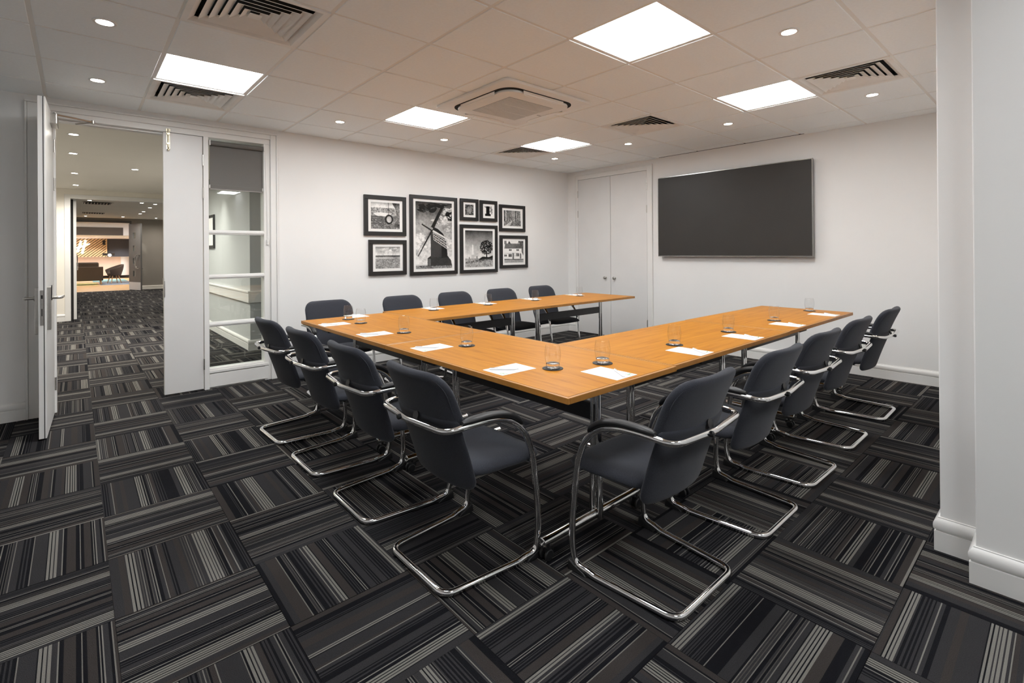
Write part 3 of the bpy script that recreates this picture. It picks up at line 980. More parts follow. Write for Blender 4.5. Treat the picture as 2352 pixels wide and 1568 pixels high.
# ================================================================ television, pictures, blind
t = thing('television', 'very large flat black television mounted on the wall', 'television', (XE, 2.802, 1.742))
HW, HH = 0.945, 0.533
MB().box(-0.040, -0.004, -0.62, 0.62, -0.36, 0.36).build('wall_bracket', 'tv_case', t, bevel=0.004)
MB().box(-0.070, -0.036, -HW+0.003, HW-0.003, -HH+0.003, HH-0.003).build('back_shell', 'tv_case', t, bevel=0.004)
mb = MB()
for a in ((-HW, HW, -HH, -HH+0.011), (-HW, HW, HH-0.009, HH), (-HW, -HW+0.009, -HH+0.011, HH-0.009), (HW-0.009, HW, -HH+0.011, HH-0.009)):
    mb.box(-0.082, -0.060, a[0], a[1], a[2], a[3])
mb.build('bezel', 'tv_bezel', t)
MB().box(-0.079, -0.070, -HW+0.008, HW-0.008, -HH+0.010, HH-0.008).build('screen', 'tv_screen', t)

# ---- framed photographs
nprng = np.random.default_rng(5)
def value_noise(h, w, cells):
    """smooth random field, several octaves, about 0..1"""
    out = np.zeros((h, w)); amp, tot = 1.0, 0.0
    for o in range(5):
        c = cells*2**o
        g = nprng.random((int(c*h/w)+3, c+3))
        y = np.linspace(0, c*h/w, h); x = np.linspace(0, c, w)
        yi, xi = y.astype(int), x.astype(int)
        fy, fx = (y-yi)[:, None], (x-xi)[None, :]
        fy, fx = fy*fy*(3-2*fy), fx*fx*(3-2*fx)
        q = lambda dy, dx: g[np.ix_(yi+dy, xi+dx)]
        out += amp*((q(0,0)*(1-fx)+q(0,1)*fx)*(1-fy)+(q(1,0)*(1-fx)+q(1,1)*fx)*fy)
        tot += amp; amp *= 0.62
    return out/tot
class Art:
    """flat print: grey shapes painted in unit coordinates (u right, v down) onto a fine grid of coloured points"""
    def __init__(self, w, h):
        self.w, self.h = w, h
        self.nx, self.ny = max(24, int(w*300)), max(24, int(h*300))
        self.U, self.V = np.meshgrid((np.arange(self.nx)+0.5)/self.nx, (np.arange(self.ny)+0.5)/self.ny)
        self.g = np.full((self.ny, self.nx), 0.5)
        self.n1, self.n2 = value_noise(self.ny, self.nx, 5), value_noise(self.ny, self.nx, 26)
    def poly(self, pts, g, a=0.3):
        us = [p[0] for p in pts]; vs = [p[1] for p in pts]
        i0, i1 = max(0, int(min(us)*self.nx)), min(self.nx, int(max(us)*self.nx)+2)
        j0, j1 = max(0, int(min(vs)*self.ny)), min(self.ny, int(max(vs)*self.ny)+2)
        if i1 <= i0 or j1 <= j0: return
        U, V = self.U[j0:j1, i0:i1], self.V[j0:j1, i0:i1]
        m = np.zeros(U.shape, bool)
        for k in range(len(pts)):
            x0, y0 = pts[k]; x1, y1 = pts[(k+1) % len(pts)]
            if y0 == y1: continue
            m ^= ((y0 > V) != (y1 > V)) & (U < (x1-x0)*(V-y0)/(y1-y0)+x0)
        tex = 1+a*1.1*(self.n1[j0:j1, i0:i1]-0.5)+a*0.9*(self.n2[j0:j1, i0:i1]-0.5)
        self.g[j0:j1, i0:i1][m] = (g*np.clip(tex, 0.15, 2.2))[m]
    def build(self):
        p = np.pad(self.g, 1, mode='edge')
        g = (p[1:-1, 1:-1]*4+(p[:-2, 1:-1]+p[2:, 1:-1]+p[1:-1, :-2]+p[1:-1, 2:])*1.0)/8
        g = np.clip((g-0.14)*1.35+0.14, 0.008, 0.85)
        nx, ny = self.nx, self.ny
        co = np.zeros((ny, nx, 3)); co[..., 0] = np.linspace(-self.w/2, self.w/2, nx)[None, :]; co[..., 2] = np.linspace(self.h/2, -self.h/2, ny)[:, None]
        idx = np.arange(nx*ny).reshape(ny, nx)
        f = np.stack([idx[:-1, :-1], idx[1:, :-1], idx[1:, 1:], idx[:-1, 1:]], -1).reshape(-1, 4)
        me = bpy.data.meshes.new('print')
        me.from_pydata(co.reshape(-1, 3).tolist(), [], f.tolist())
        at = me.color_attributes.new('Col', 'FLOAT_COLOR', 'POINT')
        c = np.stack([g, g*0.985, g*0.96, np.zeros_like(g)], -1)
        at.data.foreach_set('color', c.reshape(-1).astype(np.float32))
        me.materials.append(MATS['print'])
        return me
    def rect(self, u0, v0, u1, v1, g, a=0.3): self.poly([(u0, v0), (u1, v0), (u1, v1), (u0, v1)], g, a)
    def line(self, p, q, w, g, a=0.2, w2=None):
        dx, dy = (q[0]-p[0])*self.w, (q[1]-p[1])*self.h
        L = math.hypot(dx, dy) or 1
        nx, ny = -dy/L, dx/L
        w2 = w if w2 is None else w2
        f = lambda P, k: (P[0]+nx*k/2/self.w, P[1]+ny*k/2/self.h)
        self.poly([f(p, w), f(q, w2), f(q, -w2), f(p, -w)], g, a)
    def blob(self, u, v, ru, rv, g, a=0.4, n=14, rough=0.15):
        self.poly([(u+ru*(1+rs.uniform(-rough, rough))*math.cos(2*PI*k/n), v+rv*(1+rs.uniform(-rough, rough))*math.sin(2*PI*k/n)) for k in range(n)], g, a)
    def grad(self, v0, v1, g0, g1, n=10, a=0.3):
        n *= 3
        for k in range(n):
            self.rect(0, v0+(v1-v0)*k/n, 1, v0+(v1-v0)*(k+1)/n, g0+(g1-g0)*k/(n-1), a)
    def speckle(self, u0, v0, u1, v1, n, s, g0, g1, a=0.4):
        s *= 0.42
        for _ in range(n*5):
            self.blob(rs.uniform(u0, u1), rs.uniform(v0, v1), rs.uniform(0.3, 1)*s, rs.uniform(0.3, 1)*s*self.w/self.h, g0+(g1-g0)*rs.random()**1.6, a, 6, 0.4)
    def cloud(self, u, v, ru, rv, g, n=26):
        for _ in range(n):
            a, r = rs.uniform(0, 2*PI), rs.random()
            self.blob(u+ru*r*math.cos(a), v+rv*r*math.sin(a), ru*rs.uniform(0.12, 0.38), rv*rs.uniform(0.12, 0.38), max(0.015, g*rs.uniform(0.7, 1.25)), 1.2, 9, 0.3)
def art_mill(A):
    A.grad(0, 0.93, 0.07, 0.62, 14, 0.9)
    for u, v, ru, rv, g in ((0.1,0.30,0.16,0.05,0.30),(0.85,0.22,0.2,0.06,0.45),(0.88,0.10,0.14,0.03,0.5),(0.9,0.17,0.13,0.03,0.03),(0.95,0.24,0.1,0.03,0.02),(0.15,0.54,0.2,0.05,0.62),(0.12,0.68,0.16,0.05,0.7),(0.88,0.62,0.2,0.05,0.6),(0.7,0.30,0.25,0.05,0.4),(0.25,0.1,0.3,0.05,0.05),(0.55,0.05,0.3,0.025,0.03),(0.9,0.40,0.15,0.04,0.5)):
        A.cloud(u, v, ru, rv*1.3, g)
    A.grad(0.95, 1, 0.12, 0.2, 2, 1.5)
    A.speckle(0, 0.955, 1, 0.995, 60, 0.02, 0.05, 0.6)
    A.poly([(0.31,0.845),(0.43,0.80),(0.86,0.80),(0.97,0.88),(0.99,0.955),(0.31,0.955)], 0.055)
    A.poly([(0.30,0.845),(0.43,0.795),(0.43,0.83)], 0.03)
    A.poly([(0.33,0.85),(0.40,0.85),(0.40,0.95),(0.33,0.95)], 0.12)
    A.poly([(0.40,0.44),(0.50,0.38),(0.66,0.43),(0.78,0.53),(0.85,0.68),(0.87,0.82),(0.40,0.83)], 0.065, 0.2)
    A.poly([(0.46,0.37),(0.60,0.40),(0.74,0.47),(0.80,0.53),(0.60,0.47),(0.46,0.41)], 0.02)
    A.poly([(0.70,0.62),(0.84,0.68),(0.87,0.83),(0.70,0.84)], 0.008)
    A.poly([(0.47,0.44),(0.49,0.56),(0.84,0.70),(0.83,0.58)], 0.03)
    for k in range(9):
        s = k/8
        A.line((0.47+0.36*s, 0.455+0.125*s), (0.485+0.36*s, 0.565+0.135*s), 0.005, 0.6)
    for k in range(4):
        s = k/3
        A.line((0.47+0.015*s, 0.455+0.11*s), (0.83+0.02*s, 0.58+0.12*s), 0.005, 0.6)
    A.line((0.46,0.43), (0.97,0.585), 0.022, 0.55)
    A.line((0.16,0.335), (0.44,0.43), 0.016, 0.03, 0.2, 0.02)
    A.line((0.76,0.03), (0.45,0.385), 0.036, 0.025, 0.2, 0.05)
    for k in range(8):
        s = k/7
        A.line((0.73-0.2*s, 0.07+0.23*s), (0.87-0.24*s, 0.10+0.25*s), 0.004, 0.10)
    A.line((0.88,0.10), (0.62,0.36), 0.004, 0.12)
    A.line((0.44,0.42), (0.06,0.815), 0.026, 0.035, 0.2, 0.012)
    A.line((0.36,0.46), (0.02,0.78), 0.004, 0.12); A.line((0.02,0.78), (0.06,0.815), 0.004, 0.12)
def art_obelisk(A):
    A.grad(0, 0.78, 0.06, 0.60, 14, 0.5)
    A.rect(0, 0.76, 1, 1, 0.30, 1.4)
    A.poly([(0,0.85),(1,0.74),(1,0.80),(0,0.90)], 0.10, 0.9)
    A.speckle(0, 0.80, 1, 1, 120, 0.03, 0.08, 0.6)
    A.poly([(0.245,0.40),(0.285,0.40),(0.30,0.66),(0.23,0.66)], 0.62); A.poly([(0.25,0.40),(0.265,0.365),(0.28,0.40)], 0.5)
    A.rect(0.21,0.66,0.32,0.76,0.45); A.rect(0.13,0.72,0.155,0.78,0.05); A.rect(0.40,0.70,0.43,0.77,0.05)
    A.poly([(0.48,0.78),(0.62,0.71),(0.85,0.73),(1,0.68),(1,0.76),(0.48,0.80)], 0.03, 0.8)
    A.line((0.77,0.75), (0.76,0.55), 0.02, 0.02)
    for _ in range(420):
        a, r = rs.uniform(0, 2*PI), rs.random()**0.6
        A.blob(0.77+0.24*r*math.cos(a), 0.46+0.20*r*math.sin(a), 0.018, 0.014, rs.choice((0.015, 0.03, 0.05, 0.10)), 0.8, 7, 0.4)
def art_tyre(A):
    A.grad(0, 0.2, 0.30, 0.75, 5, 0.6)
    A.rect(0, 0.2, 1, 0.5, 0.32, 1.2); A.rect(0, 0.5, 1, 1, 0.16, 1.4)
    A.speckle(0, 0.2, 1, 0.5, 90, 0.05, 0.06, 0.6); A.blob(0.4, 0.45, 0.3, 0.07, 0.72, 0.6)
    A.speckle(0, 0.58, 1, 1, 150, 0.035, 0.03, 0.5)
    for v in (0.56, 0.63, 0.70, 0.80): A.line((0, v), (0.42, v-0.01), 0.012, 0.10)
    A.line((0.02,0.60), (0.40,0.86), 0.012, 0.10); A.line((0.40,0.54), (0.42,0.92), 0.016, 0.12)
    A.poly([(0.72,0.0),(1,0.0),(1,0.95),(0.78,0.9),(0.90,0.6),(0.86,0.25)], 0.10, 1.4); A.speckle(0.86, 0.1, 1, 0.8, 50, 0.04, 0.1, 0.45)
    A.line((0.60,0), (0.60,0.45), 0.006, 0.06)
    A.blob(0.62, 0.63, 0.14, 0.185, 0.03, 0.3, 22, 0.02); A.blob(0.62, 0.63, 0.085, 0.125, 0.38, 1.2, 22, 0.02)
def art_field(A):
    A.grad(0, 0.42, 0.22, 0.62, 8, 0.7); A.cloud(0.6, 0.2, 0.4, 0.14, 0.5, 30); A.blob(0.6, 0.17, 0.05, 0.05, 0.9, 0.3)
    A.rect(0, 0.40, 1, 0.46, 0.07, 0.8); A.rect(0, 0.46, 1, 1, 0.22, 1.4)
    A.rect(0.0, 0.50, 1, 0.56, 0.42, 1.0); A.speckle(0, 0.55, 1, 1, 160, 0.035, 0.06, 0.55)
def art_flower(A):
    A.rect(0, 0, 1, 1, 0.07, 1.6); A.speckle(0, 0, 1, 1, 70, 0.10, 0.02, 0.40); A.blob(0.5, 0.52, 0.30, 0.34, 0.22, 1.4, 18, 0.08); A.speckle(0.3, 0.3, 0.7, 0.75, 25, 0.07, 0.12, 0.4)
def art_post(A):
    A.rect(0, 0, 1, 1, 0.75, 0.4)
    for p, q in (((0,0.05),(0.3,0.2)), ((0.6,0.1),(1,0.4)), ((0.65,0.6),(1,0.3)), ((0.8,0),(0.9,0.8)), ((0.7,0.45),(1,0.6))): A.line(p, q, 0.02, 0.25)
    A.blob(0.85, 0.35, 0.12, 0.12, 0.2, 1.2)
    A.rect(0.22, 0.03, 0.62, 0.75, 0.02); A.poly([(0.08,0.75),(0.75,0.75),(0.78,1),(0.08,1)], 0.018)
def art_wood(A):
    A.rect(0, 0, 1, 0.68, 0.34, 1.4); A.rect(0, 0.66, 1, 1, 0.16, 1.4)
    A.speckle(0, 0, 1, 0.6, 110, 0.045, 0.12, 0.6)
    for _ in range(20):
        u = rs.random(); A.line((u, 0), (u+rs.uniform(-.02, .02), rs.uniform(0.6, 0.75)), rs.uniform(0.004, 0.012), rs.choice((0.04, 0.07, 0.12)))
    A.speckle(0, 0.68, 1, 1, 70, 0.05, 0.05, 0.35); A.poly([(0.05,1),(0.45,0.66),(0.5,0.68),(0.35,1)], 0.45, 1.0)
def art_house(A):
    A.rect(0, 0, 1, 1, 0.66, 0.3); A.poly([(0.75,0),(1,0),(1,0.7),(0.9,0.5)], 0.10, 1.4); A.speckle(0.72, 0, 1, 0.4, 25, 0.06, 0.03, 0.2)
    A.rect(0, 0.0, 0.12, 0.16, 0.18); A.poly([(0.18,0.14),(0.25,0.0),(0.34,0.14)], 0.06)
    A.poly([(0,0.36),(0.05,0.13),(0.83,0.13),(0.92,0.36)], 0.13, 0.8)
    A.rect(0, 0.36, 0.9, 0.82, 0.74, 0.2)
    for u in (0.24, 0.63): A.rect(u, 0.38, u+0.13, 0.46, 0.05); A.line((u+0.065,0.38), (u+0.065,0.46), 0.006, 0.6)
    for u0, u1, v0, v1 in ((0.0,0.13,0.62,0.72),(0.22,0.38,0.60,0.74),(0.41,0.50,0.55,0.83),(0.54,0.58,0.62,0.72),(0.62,0.77,0.58,0.72),(0.80,0.88,0.58,0.82)):
        A.rect(u0, v0, u1, v1, 0.06); A.line(((u0+u1)/2, v0), ((u0+u1)/2, v1), 0.005, 0.5)
    A.line((0, 0.57), (0.75, 0.57), 0.006, 0.3); A.rect(0, 0.83, 1, 1, 0.30, 0.8); A.line((0, 0.84), (1, 0.86), 0.012, 0.08)
PICS = [(2.509, 3.055, 1.490, 1.966, 'tyre swing', 'black framed photograph of a tyre swing by a gate', art_tyre, 0.048),
        (2.564, 3.057, 1.018, 1.440, 'field', 'black framed photograph of open fields under a low sun', art_field, 0.048),
        (3.107, 3.819, 1.000, 2.008, 'windmill', 'largest black framed photograph, showing a windmill', art_mill, 0.045),
        (3.872, 4.176, 1.714, 2.010, 'flower', 'small black framed photograph of a round flower head', art_flower, 0.046),
        (4.206, 4.512, 1.714, 2.006, 'post', 'small black framed photograph of a dark upright post', art_post, 0.046),
        (3.868, 4.513, 1.001, 1.660, 'obelisk', 'black framed photograph of an obelisk and a tree', art_obelisk, 0.045),
        (4.556, 5.055, 1.583, 1.968, 'woodland', 'black framed photograph of a woodland path', art_wood, 0.046),
        (4.562, 5.103, 1.049, 1.525, 'house', 'black framed photograph of a white house with dark roof', art_house, 0.046)]
for x0, x1, z0, z1, nm, lab, fn, fwid in PICS:
    w, h = x1-x0, z1-z0
    t = thing('framed_picture', lab, 'picture', ((x0+x1)/2, YN-0.001, (z0+z1)/2), 0, 'pictures on the white wall')
    mb = MB()
    for a in ((-w/2, w/2, -h/2, -h/2+fwid), (-w/2, w/2, h/2-fwid, h/2), (-w/2, -w/2+fwid, -h/2+fwid, h/2-fwid), (w/2-fwid, w/2, -h/2+fwid, h/2-fwid)):
        mb.box(a[0], a[1], -0.028, 0, a[2], a[3])
    mb.build('frame', 'frame_black', t, bevel=0.0015, bseg=1)
    MB().box(-w/2+fwid, w/2-fwid, -0.014, -0.004, -h/2+fwid, h/2-fwid).build('mount', 'mount', t)
    mw_ = 0.033 if w > 0.35 else 0.030
    A = Art(w-2*fwid-2*mw_*(1.15), h-2*fwid-2*mw_)
    fn(A)
    link('print', A.build(), t, (0, -0.0145, 0))

# ---- roller blind in the side light
t = thing('roller_blind', 'charcoal roller blind half lowered over the top pane', 'blind', (0, YN, 0))
MB().tube([(0.972, 0.006, 2.352), (1.436, 0.006, 2.352)], 0.024, 18).build('roller', 'blind', t, smooth=40)
MB().box(0.968, 1.436, 0.020, 0.0215, 1.955, 2.350).build('fabric', 'blind', t)
mb = MB(); mb.box(0.968, 1.436, 0.016, 0.026, 1.914, 1.955)
mb.build('hem_bar', 'blind', t, bevel=0.003)
MB().box(0.968, 1.436, 0.013, 0.028, 1.908, 1.916).build('hem_strip', 'blind_rail', t)
for x in (0.964, 1.444):
    MB().box(x-0.006, x+0.006, -0.020, 0.030, 2.326, 2.378).build('bracket', 'bracket', t, bevel=0.003)
for x in (0.966, 1.434):
    MB().box(x-0.004, x+0.004, 0.012, 0.028, 1.922, 1.952).build('end_cap', 'bracket', t)
mb = MB()
mb.tube([(1.452, -0.006, 2.34), (1.470, -0.012, 1.42)], 0.0018, 6); mb.tube([(1.462, 0.002, 2.34), (1.474, -0.010, 1.42)], 0.0018, 6)
mb.build('chain', 'bracket', t)
MB().box(1.462, 1.482, -0.022, -0.004, 1.375, 1.43).build('chain_tidy', 'bracket', t, bevel=0.004)
# picture in the foyer, on the wall beyond the side light
t = thing('framed_picture', 'dark framed picture on the foyer wall beyond the side light', 'picture', (1.734, 9.9, 1.66))
MB().box(-0.026, -0.001, -0.50, 0.50, -0.28, 0.28).build('frame', 'frame_black', t, bevel=0.002)
MB().box(-0.0275, -0.026, -0.45, 0.45, -0.23, 0.23).build('mount', 'mount', t)
# ================================================================ tables
TL, TW, TTH = 1.496, 0.785, 0.025
def make_table():
    t = thing('folding_table', '', 'table')
    e = 0.016
    MB().box(-TL/2+e, TL/2-e, -TW/2+e, TW/2-e, TT-TTH, TT).build('table_top', 'table_wood', t)
    mb = MB()
    mb.box(-TL/2, TL/2, -TW/2, -TW/2+e-0.0016, TT-TTH, TT); mb.box(-TL/2, TL/2, TW/2-e+0.0016, TW/2, TT-TTH, TT)
    mb.box(-TL/2, -TL/2+e-0.0016, -TW/2+e-0.0016, TW/2-e+0.0016, TT-TTH, TT); mb.box(TL/2-e+0.0016, TL/2, -TW/2+e-0.0016, TW/2-e+0.0016, TT-TTH, TT)
    mb.build('edge_band', 'edge_wood', t, bevel=0.002, bseg=2)
    mb = MB()
    i0, i1 = e-0.0016, e
    for a in ((-TL/2+i0, TL/2-i0, -TW/2+i0, -TW/2+i1), (-TL/2+i0, TL/2-i0, TW/2-i1, TW/2-i0), (-TL/2+i0, -TL/2+i1, -TW/2+i1, TW/2-i1), (TL/2-i1, TL/2-i0, -TW/2+i1, TW/2-i1)):
        mb.box(a[0], a[1], a[2], a[3], TT-TTH, TT-0.0008)
    mb.build('edge_inlay', 'edge_line', t)
    LX = 0.562
    MB().box(-LX-0.02, LX+0.02, -0.011, 0.011, 0.505, 0.582).build('cross_beam', 'beam_paint', t, bevel=0.002)
    for s in (-1, 1):
        x = s*LX
        for d in (-1, 1):
            mb = MB()
            mb.tube([(x+d*0.0145, 0, TT-TTH-0.004), (x+d*0.0145, 0, 0.45), (x+d*0.022, 0, 0.095), (x+d*0.022, 0, 0.062)], 0.0150, 14)
            mb.build('leg', 'chrome', t, smooth=40)
        MB().box(x-0.04, x+0.04, -0.30, 0.30, TT-TTH-0.012, TT-TTH).build('mounting_plate', 'beam_paint', t, bevel=0.002)
        mb = MB()
        mb.tube([(x, -0.350, 0.078), (x, 0.350, 0.078)], 0.0185, 16)
        fr_ = mb.build('foot_rail', 'chrome', t, smooth=40)
        for d in (-1, 1):
            cm = MB().lathe([(0.0195, 0), (0.0195, 0.004), (0.016, 0.006)], 16)
            cm.xf(Matrix.Translation((x, d*0.350, 0.078)) @ Matrix.Rotation(-d*PI/2, 4, 'X'))
            cm.build('end_cap', 'chrome', fr_, smooth=40)
            ca = MB()
            ca.tube([(x, d*0.318, 0.064), (x, d*0.318, 0.045)], 0.007, 10)
            ca.box(x-0.013, x+0.013, d*0.318-0.019, d*0.318+0.019, 0.030, 0.052)
            for w in (-1, 1):
                k = len(ca.v)
                ca.lathe([(0.020, -0.006), (0.0235, -0.003), (0.0235, 0.003), (0.020, 0.006)], 18)
                ca.xf(Matrix.Translation((x+w*0.016, d*0.318+0.012, 0.0238)) @ Matrix.Rotation(PI/2, 4, 'Y'), k)
            ca.build('caster', 'black_plastic', t, smooth=40)
    mb = MB(); mb.box(0.27, 0.40, TW/2-0.075, TW/2-0.045, TT-TTH-0.03, TT-TTH-0.0)
    mb.build('catch', 'black_plastic', t, bevel=0.004)
    return t
TG = 'folding tables pushed into a U'
T0 = make_table()
XB = 1.805
tabs = [((XB, 1.285+TL/2, 0), PI/2, 'orange wood folding table at the closed end of the U, on the television side of its seam, nearer the wall end'),
        ((XB, 1.287+TL*1.5+0.004, 0), PI/2, 'orange wood folding table at the closed end of the U, nearer the picture wall'),
        ((2.204+TL/2, 1.692, 0), PI, 'orange wood folding table of the arm opposite the pictures, joining the closed end'),
        ((2.207+TL*1.5+0.003, 1.700, 0), PI, 'orange wood folding table of the arm opposite the pictures, nearest the television'),
        ((2.204+TL/2, 3.992, 0), 0, 'orange wood folding table of the arm under the pictures, joining the closed end'),
        ((2.207+TL*1.5+0.003, 3.998, 0), 0, 'orange wood folding table of the arm under the pictures, nearest the cupboard doors')]
tabs[0] = (tabs[0][0], tabs[0][1], 'orange wood folding table at the closed end of the U, nearer the wall end')
for k, (loc, rz, lab) in enumerate(tabs):
    if k == 0:
        T0.location = loc; T0.rotation_euler = (0, 0, rz); T0['label'] = lab; T0['group'] = TG
    else: dup(T0, loc, rz, lab, TG)

# ================================================================ chairs
def make_chair():
    t = thing('cantilever_chair', '', 'chair')
    R = 0.0132
    half = [(0.0, 0.0, R), (0.0, 0.205, R), (0.345, 0.236, R), (0.372, 0.239, 0.021), (0.432, 0.2455, 0.027), (0.447, 0.2475, 0.105),
            (0.441, 0.250, 0.23), (0.413, 0.252, 0.44), (0.372, 0.252, 0.545), (0.305, 0.252, 0.607), (0.215, 0.252, 0.633), (0.11, 0.251, 0.638),
            (-0.014, 0.247, 0.632), (-0.034, 0.0, 0.628)]
    rad = [0, 0.055, 0.02, 0.02, 0.055, 0.03, 0.05, 0.06, 0.06, 0.05, 0.05, 0.05, 0.050, 0]
    a = fillet(half, rad, 6)
    b = [Vector((p.x, -p.y, p.z)) for p in a]
    loop = a[1:-1]+[a[-1]]+b[1:-1][::-1]+[b[0]]
    MB().tube(loop, R, 12, closed=True).build('tube_frame', 'chrome', t, smooth='all')
    # back: curved shell, padded above the rail, flatter panel below
    def back(z0, z1, W0, W1, thick, rt_, rb, off, nu=22, nv=16, name='backrest'):
        prof = lambda z: 0.108-0.300*(z-0.385)-0.17*(z-0.385)**2 if z < 0.63 else (0.108-0.300*0.245-0.17*0.245**2)-0.335*(z-0.63)-0.35*(z-0.63)**2
        vs, fs = [], []
        for side in (0, 1):
            for j in range(nv+1):
                s = 0.5-0.5*math.cos(PI*j/nv)
                z = z0+(z1-z0)*s
                W = W0+(W1-W0)*s
                if z1-z < rt_: d = rt_-(z1-z); W = W-rt_+math.sqrt(max(rt_*rt_-d*d, 0))
                if z-z0 < rb: d = rb-(z-z0); W = W-rb+math.sqrt(max(rb*rb-d*d, 0))
                for i in range(nu+1):
                    u = math.sin(PI/2*(-1+2*i/nu))
                    y = u*W
                    ev = min(1.0, min(z-z0, z1-z)/(thick*0.55))
                    e = math.sqrt(max(0.0, 1-abs(u)**10))*math.sqrt(max(0.0, 1-(1-ev)**2))
                    xc = prof(z)+off+0.040*(y/0.225)**2
                    vs.append((xc+(1 if side == 0 else -1)*thick/2*e, y, z))
        M_ = (nv+1)*(nu+1)
        for j in range(nv):
            for i in range(nu):
                p = j*(nu+1)+i
                fs.append((p, p+1, p+nu+2, p+nu+1))
                q = M_+p
                fs.append((q, q+nu+1, q+nu+2, q+1))
        return vs, fs
    def solid(name, vs, fs, m):
        me = bpy.data.meshes.new(name)
        me.from_pydata(vs, [], fs)
        bm = bmesh.new(); bm.from_mesh(me)
        bmesh.ops.remove_doubles(bm, verts=bm.verts, dist=0.0004)
        bmesh.ops.recalc_face_normals(bm, faces=bm.faces)
        bm.to_mesh(me); bm.free()
        for p in me.polygons: p.use_smooth = True
        me.materials.append(MATS[m])
        return link(name, me, t)
    vs, fs = back(0.615, 0.838, 0.228, 0.222, 0.056, 0.085, 0.02, 0.014)
    up_ = solid('backrest', vs, fs, 'fabric')
    vs, fs = back(0.352, 0.655, 0.219, 0.229, 0.034, 0.02, 0.055, -0.004)
    solid('back_panel', vs, fs, 'fabric')
    # welt seam round the top of the back
    pts = []
    prof = lambda z: (0.108-0.300*0.245-0.17*0.245**2)-0.335*(z-0.63)-0.35*(z-0.63)**2
    for y, z in [(-0.215, 0.68), (-0.215, 0.735)]+[(-0.138-0.078*math.cos(PI/2*k/6), 0.747+0.078*math.sin(PI/2*k/6)) for k in range(7)]+[(0.138+0.078*math.sin(PI/2*k/6), 0.747+0.078*math.cos(PI/2*k/6)) for k in range(7)]+[(0.215, 0.735), (0.215, 0.68)]:
        e = 0.018
        pts.append((prof(z)+0.014+0.040*(y/0.225)**2-e, y, z))
    MB().tube(pts, 0.0022, 6).build('welt', 'fabric', up_, smooth=60)
    # fixing boss and cover notch on the rail
    mb = MB(); mb.lathe([(0.011, 0), (0.011, 0.010), (0.007, 0.014)], 14)
    mb.xf(Matrix.Translation((-0.040, 0.045, 0.629)) @ Matrix.Rotation(-PI/2, 4, 'Y'))
    mb.build('fixing_boss', 'black_plastic', t, smooth=40)
    mb = MB(); mb.lathe([(0.019, -0.003), (0.019, 0.003)], 20)
    mb.xf(Matrix.Translation((-0.006, -0.02, 0.640)) @ Matrix.Rotation(math.radians(-72), 4, 'Y'))
    mb.build('cover_notch', 'black_plastic', t, smooth=40)
    # seat pad
    vs, fs = [], []
    NA, NR = 56, 10
    def seat_xy(a, r):
        c, s = math.cos(a), math.sin(a)
        n = 5.0
        k = r/((abs(c)**n+abs(s)**n)**(1/n))
        wy = 0.222+0.014*c
        return 0.318+0.200*k*c, wy*k*s
    for side in (0, 1):
        for j in range(NR+1):
            r = math.sin(PI/2*j/NR)
            for i in range(NA):
                x, y = seat_xy(2*PI*i/NA, r)
                e = math.sqrt(max(0, 1-r**7))
                fr_ = max(0, (x-0.41)/0.12)
                zt = 0.452-0.020*fr_**2-0.010*(1-(y/0.23)**2)*(1-r)
                zb = 0.392+0.012*fr_**2
                zm = 0.415-0.006*fr_
                z = zm+(zt-zm)*e if side == 0 else zm+(zb-zm)*e
                vs.append((x, y, z))
    M_ = (NR+1)*NA
    for side in (0, 1):
        o = side*M_
        for j in range(NR):
            for i in range(NA):
                k = (i+1) % NA
                f = (o+j*NA+i, o+(j+1)*NA+i, o+(j+1)*NA+k, o+j*NA+k)
                fs.append(f if side == 0 else f[::-1])
    solid('seat', vs, fs, 'fabric')
    MB().tube([(0.415, -0.250, 0.405), (0.415, 0.250, 0.405)], 0.0085, 10).build('seat_crossbar', 'chrome', t, smooth=40)
    MB().tube(fillet([(0.20, -0.15, 0.392), (0.20, 0.15, 0.392)], 0.01), 0.010, 10).build('seat_bracket', 'black_plastic', t, smooth=40)
    for s in (-1, 1):
        pp = spline([(0.350, s*0.252, 0.584), (0.322, s*0.252, 0.614), (0.272, s*0.252, 0.640), (0.205, s*0.252, 0.654), (0.12, s*0.252, 0.657), (0.055, s*0.251, 0.653)], 4)
        n = len(pp)
        rr = [0.0128*min(1.0, 0.45+0.55*min(k, n-1-k)/2.5) for k in range(n)]
        MB().tube(pp, rr, 14, sy=1.7, refv=(-0.6, 0, 0.8)).build('armrest', 'black_plastic', t, smooth=50)
        mb = MB()
        mb.add([(0.372, s*0.222, 0), (0.462, s*0.226, 0), (0.462, s*0.262, 0), (0.372, s*0.256, 0), (0.385, s*0.226, 0.012), (0.458, s*0.232, 0.040), (0.458, s*0.260, 0.040), (0.385, s*0.252, 0.012)],
               [(0,3,2,1), (4,5,6,7), (0,1,5,4), (1,2,6,5), (2,3,7,6), (3,0,4,7)])
        mb.build('foot_glide', 'black_plastic', t, bevel=0.004)
    return t
C0 = make_chair()
ORD = ['first', 'second', 'third', 'fourth', 'fifth']
chairs = []
for k, (x, y, a) in enumerate(((1.757, 0.910, 0), (2.487, 0.914, 0), (3.165, 0.938, -1), (3.905, 0.952, 0), (4.715, 0.950, 1))):
    chairs.append((x, y, PI/2+math.radians(a), 'charcoal cantilever chair opposite the pictures, %s along from the television wall' % ORD[4-k], 'chairs facing the picture wall'))
for k, (x, y, a) in enumerate(((1.020, 1.757, 0), (1.022, 2.418, 0), (1.020, 3.085, 1), (1.008, 3.735, 2))):
    chairs.append((x, y, math.radians(a), 'charcoal cantilever chair at the closed end of the tables, %s along from the picture wall' % ORD[3-k], 'chairs facing the television'))
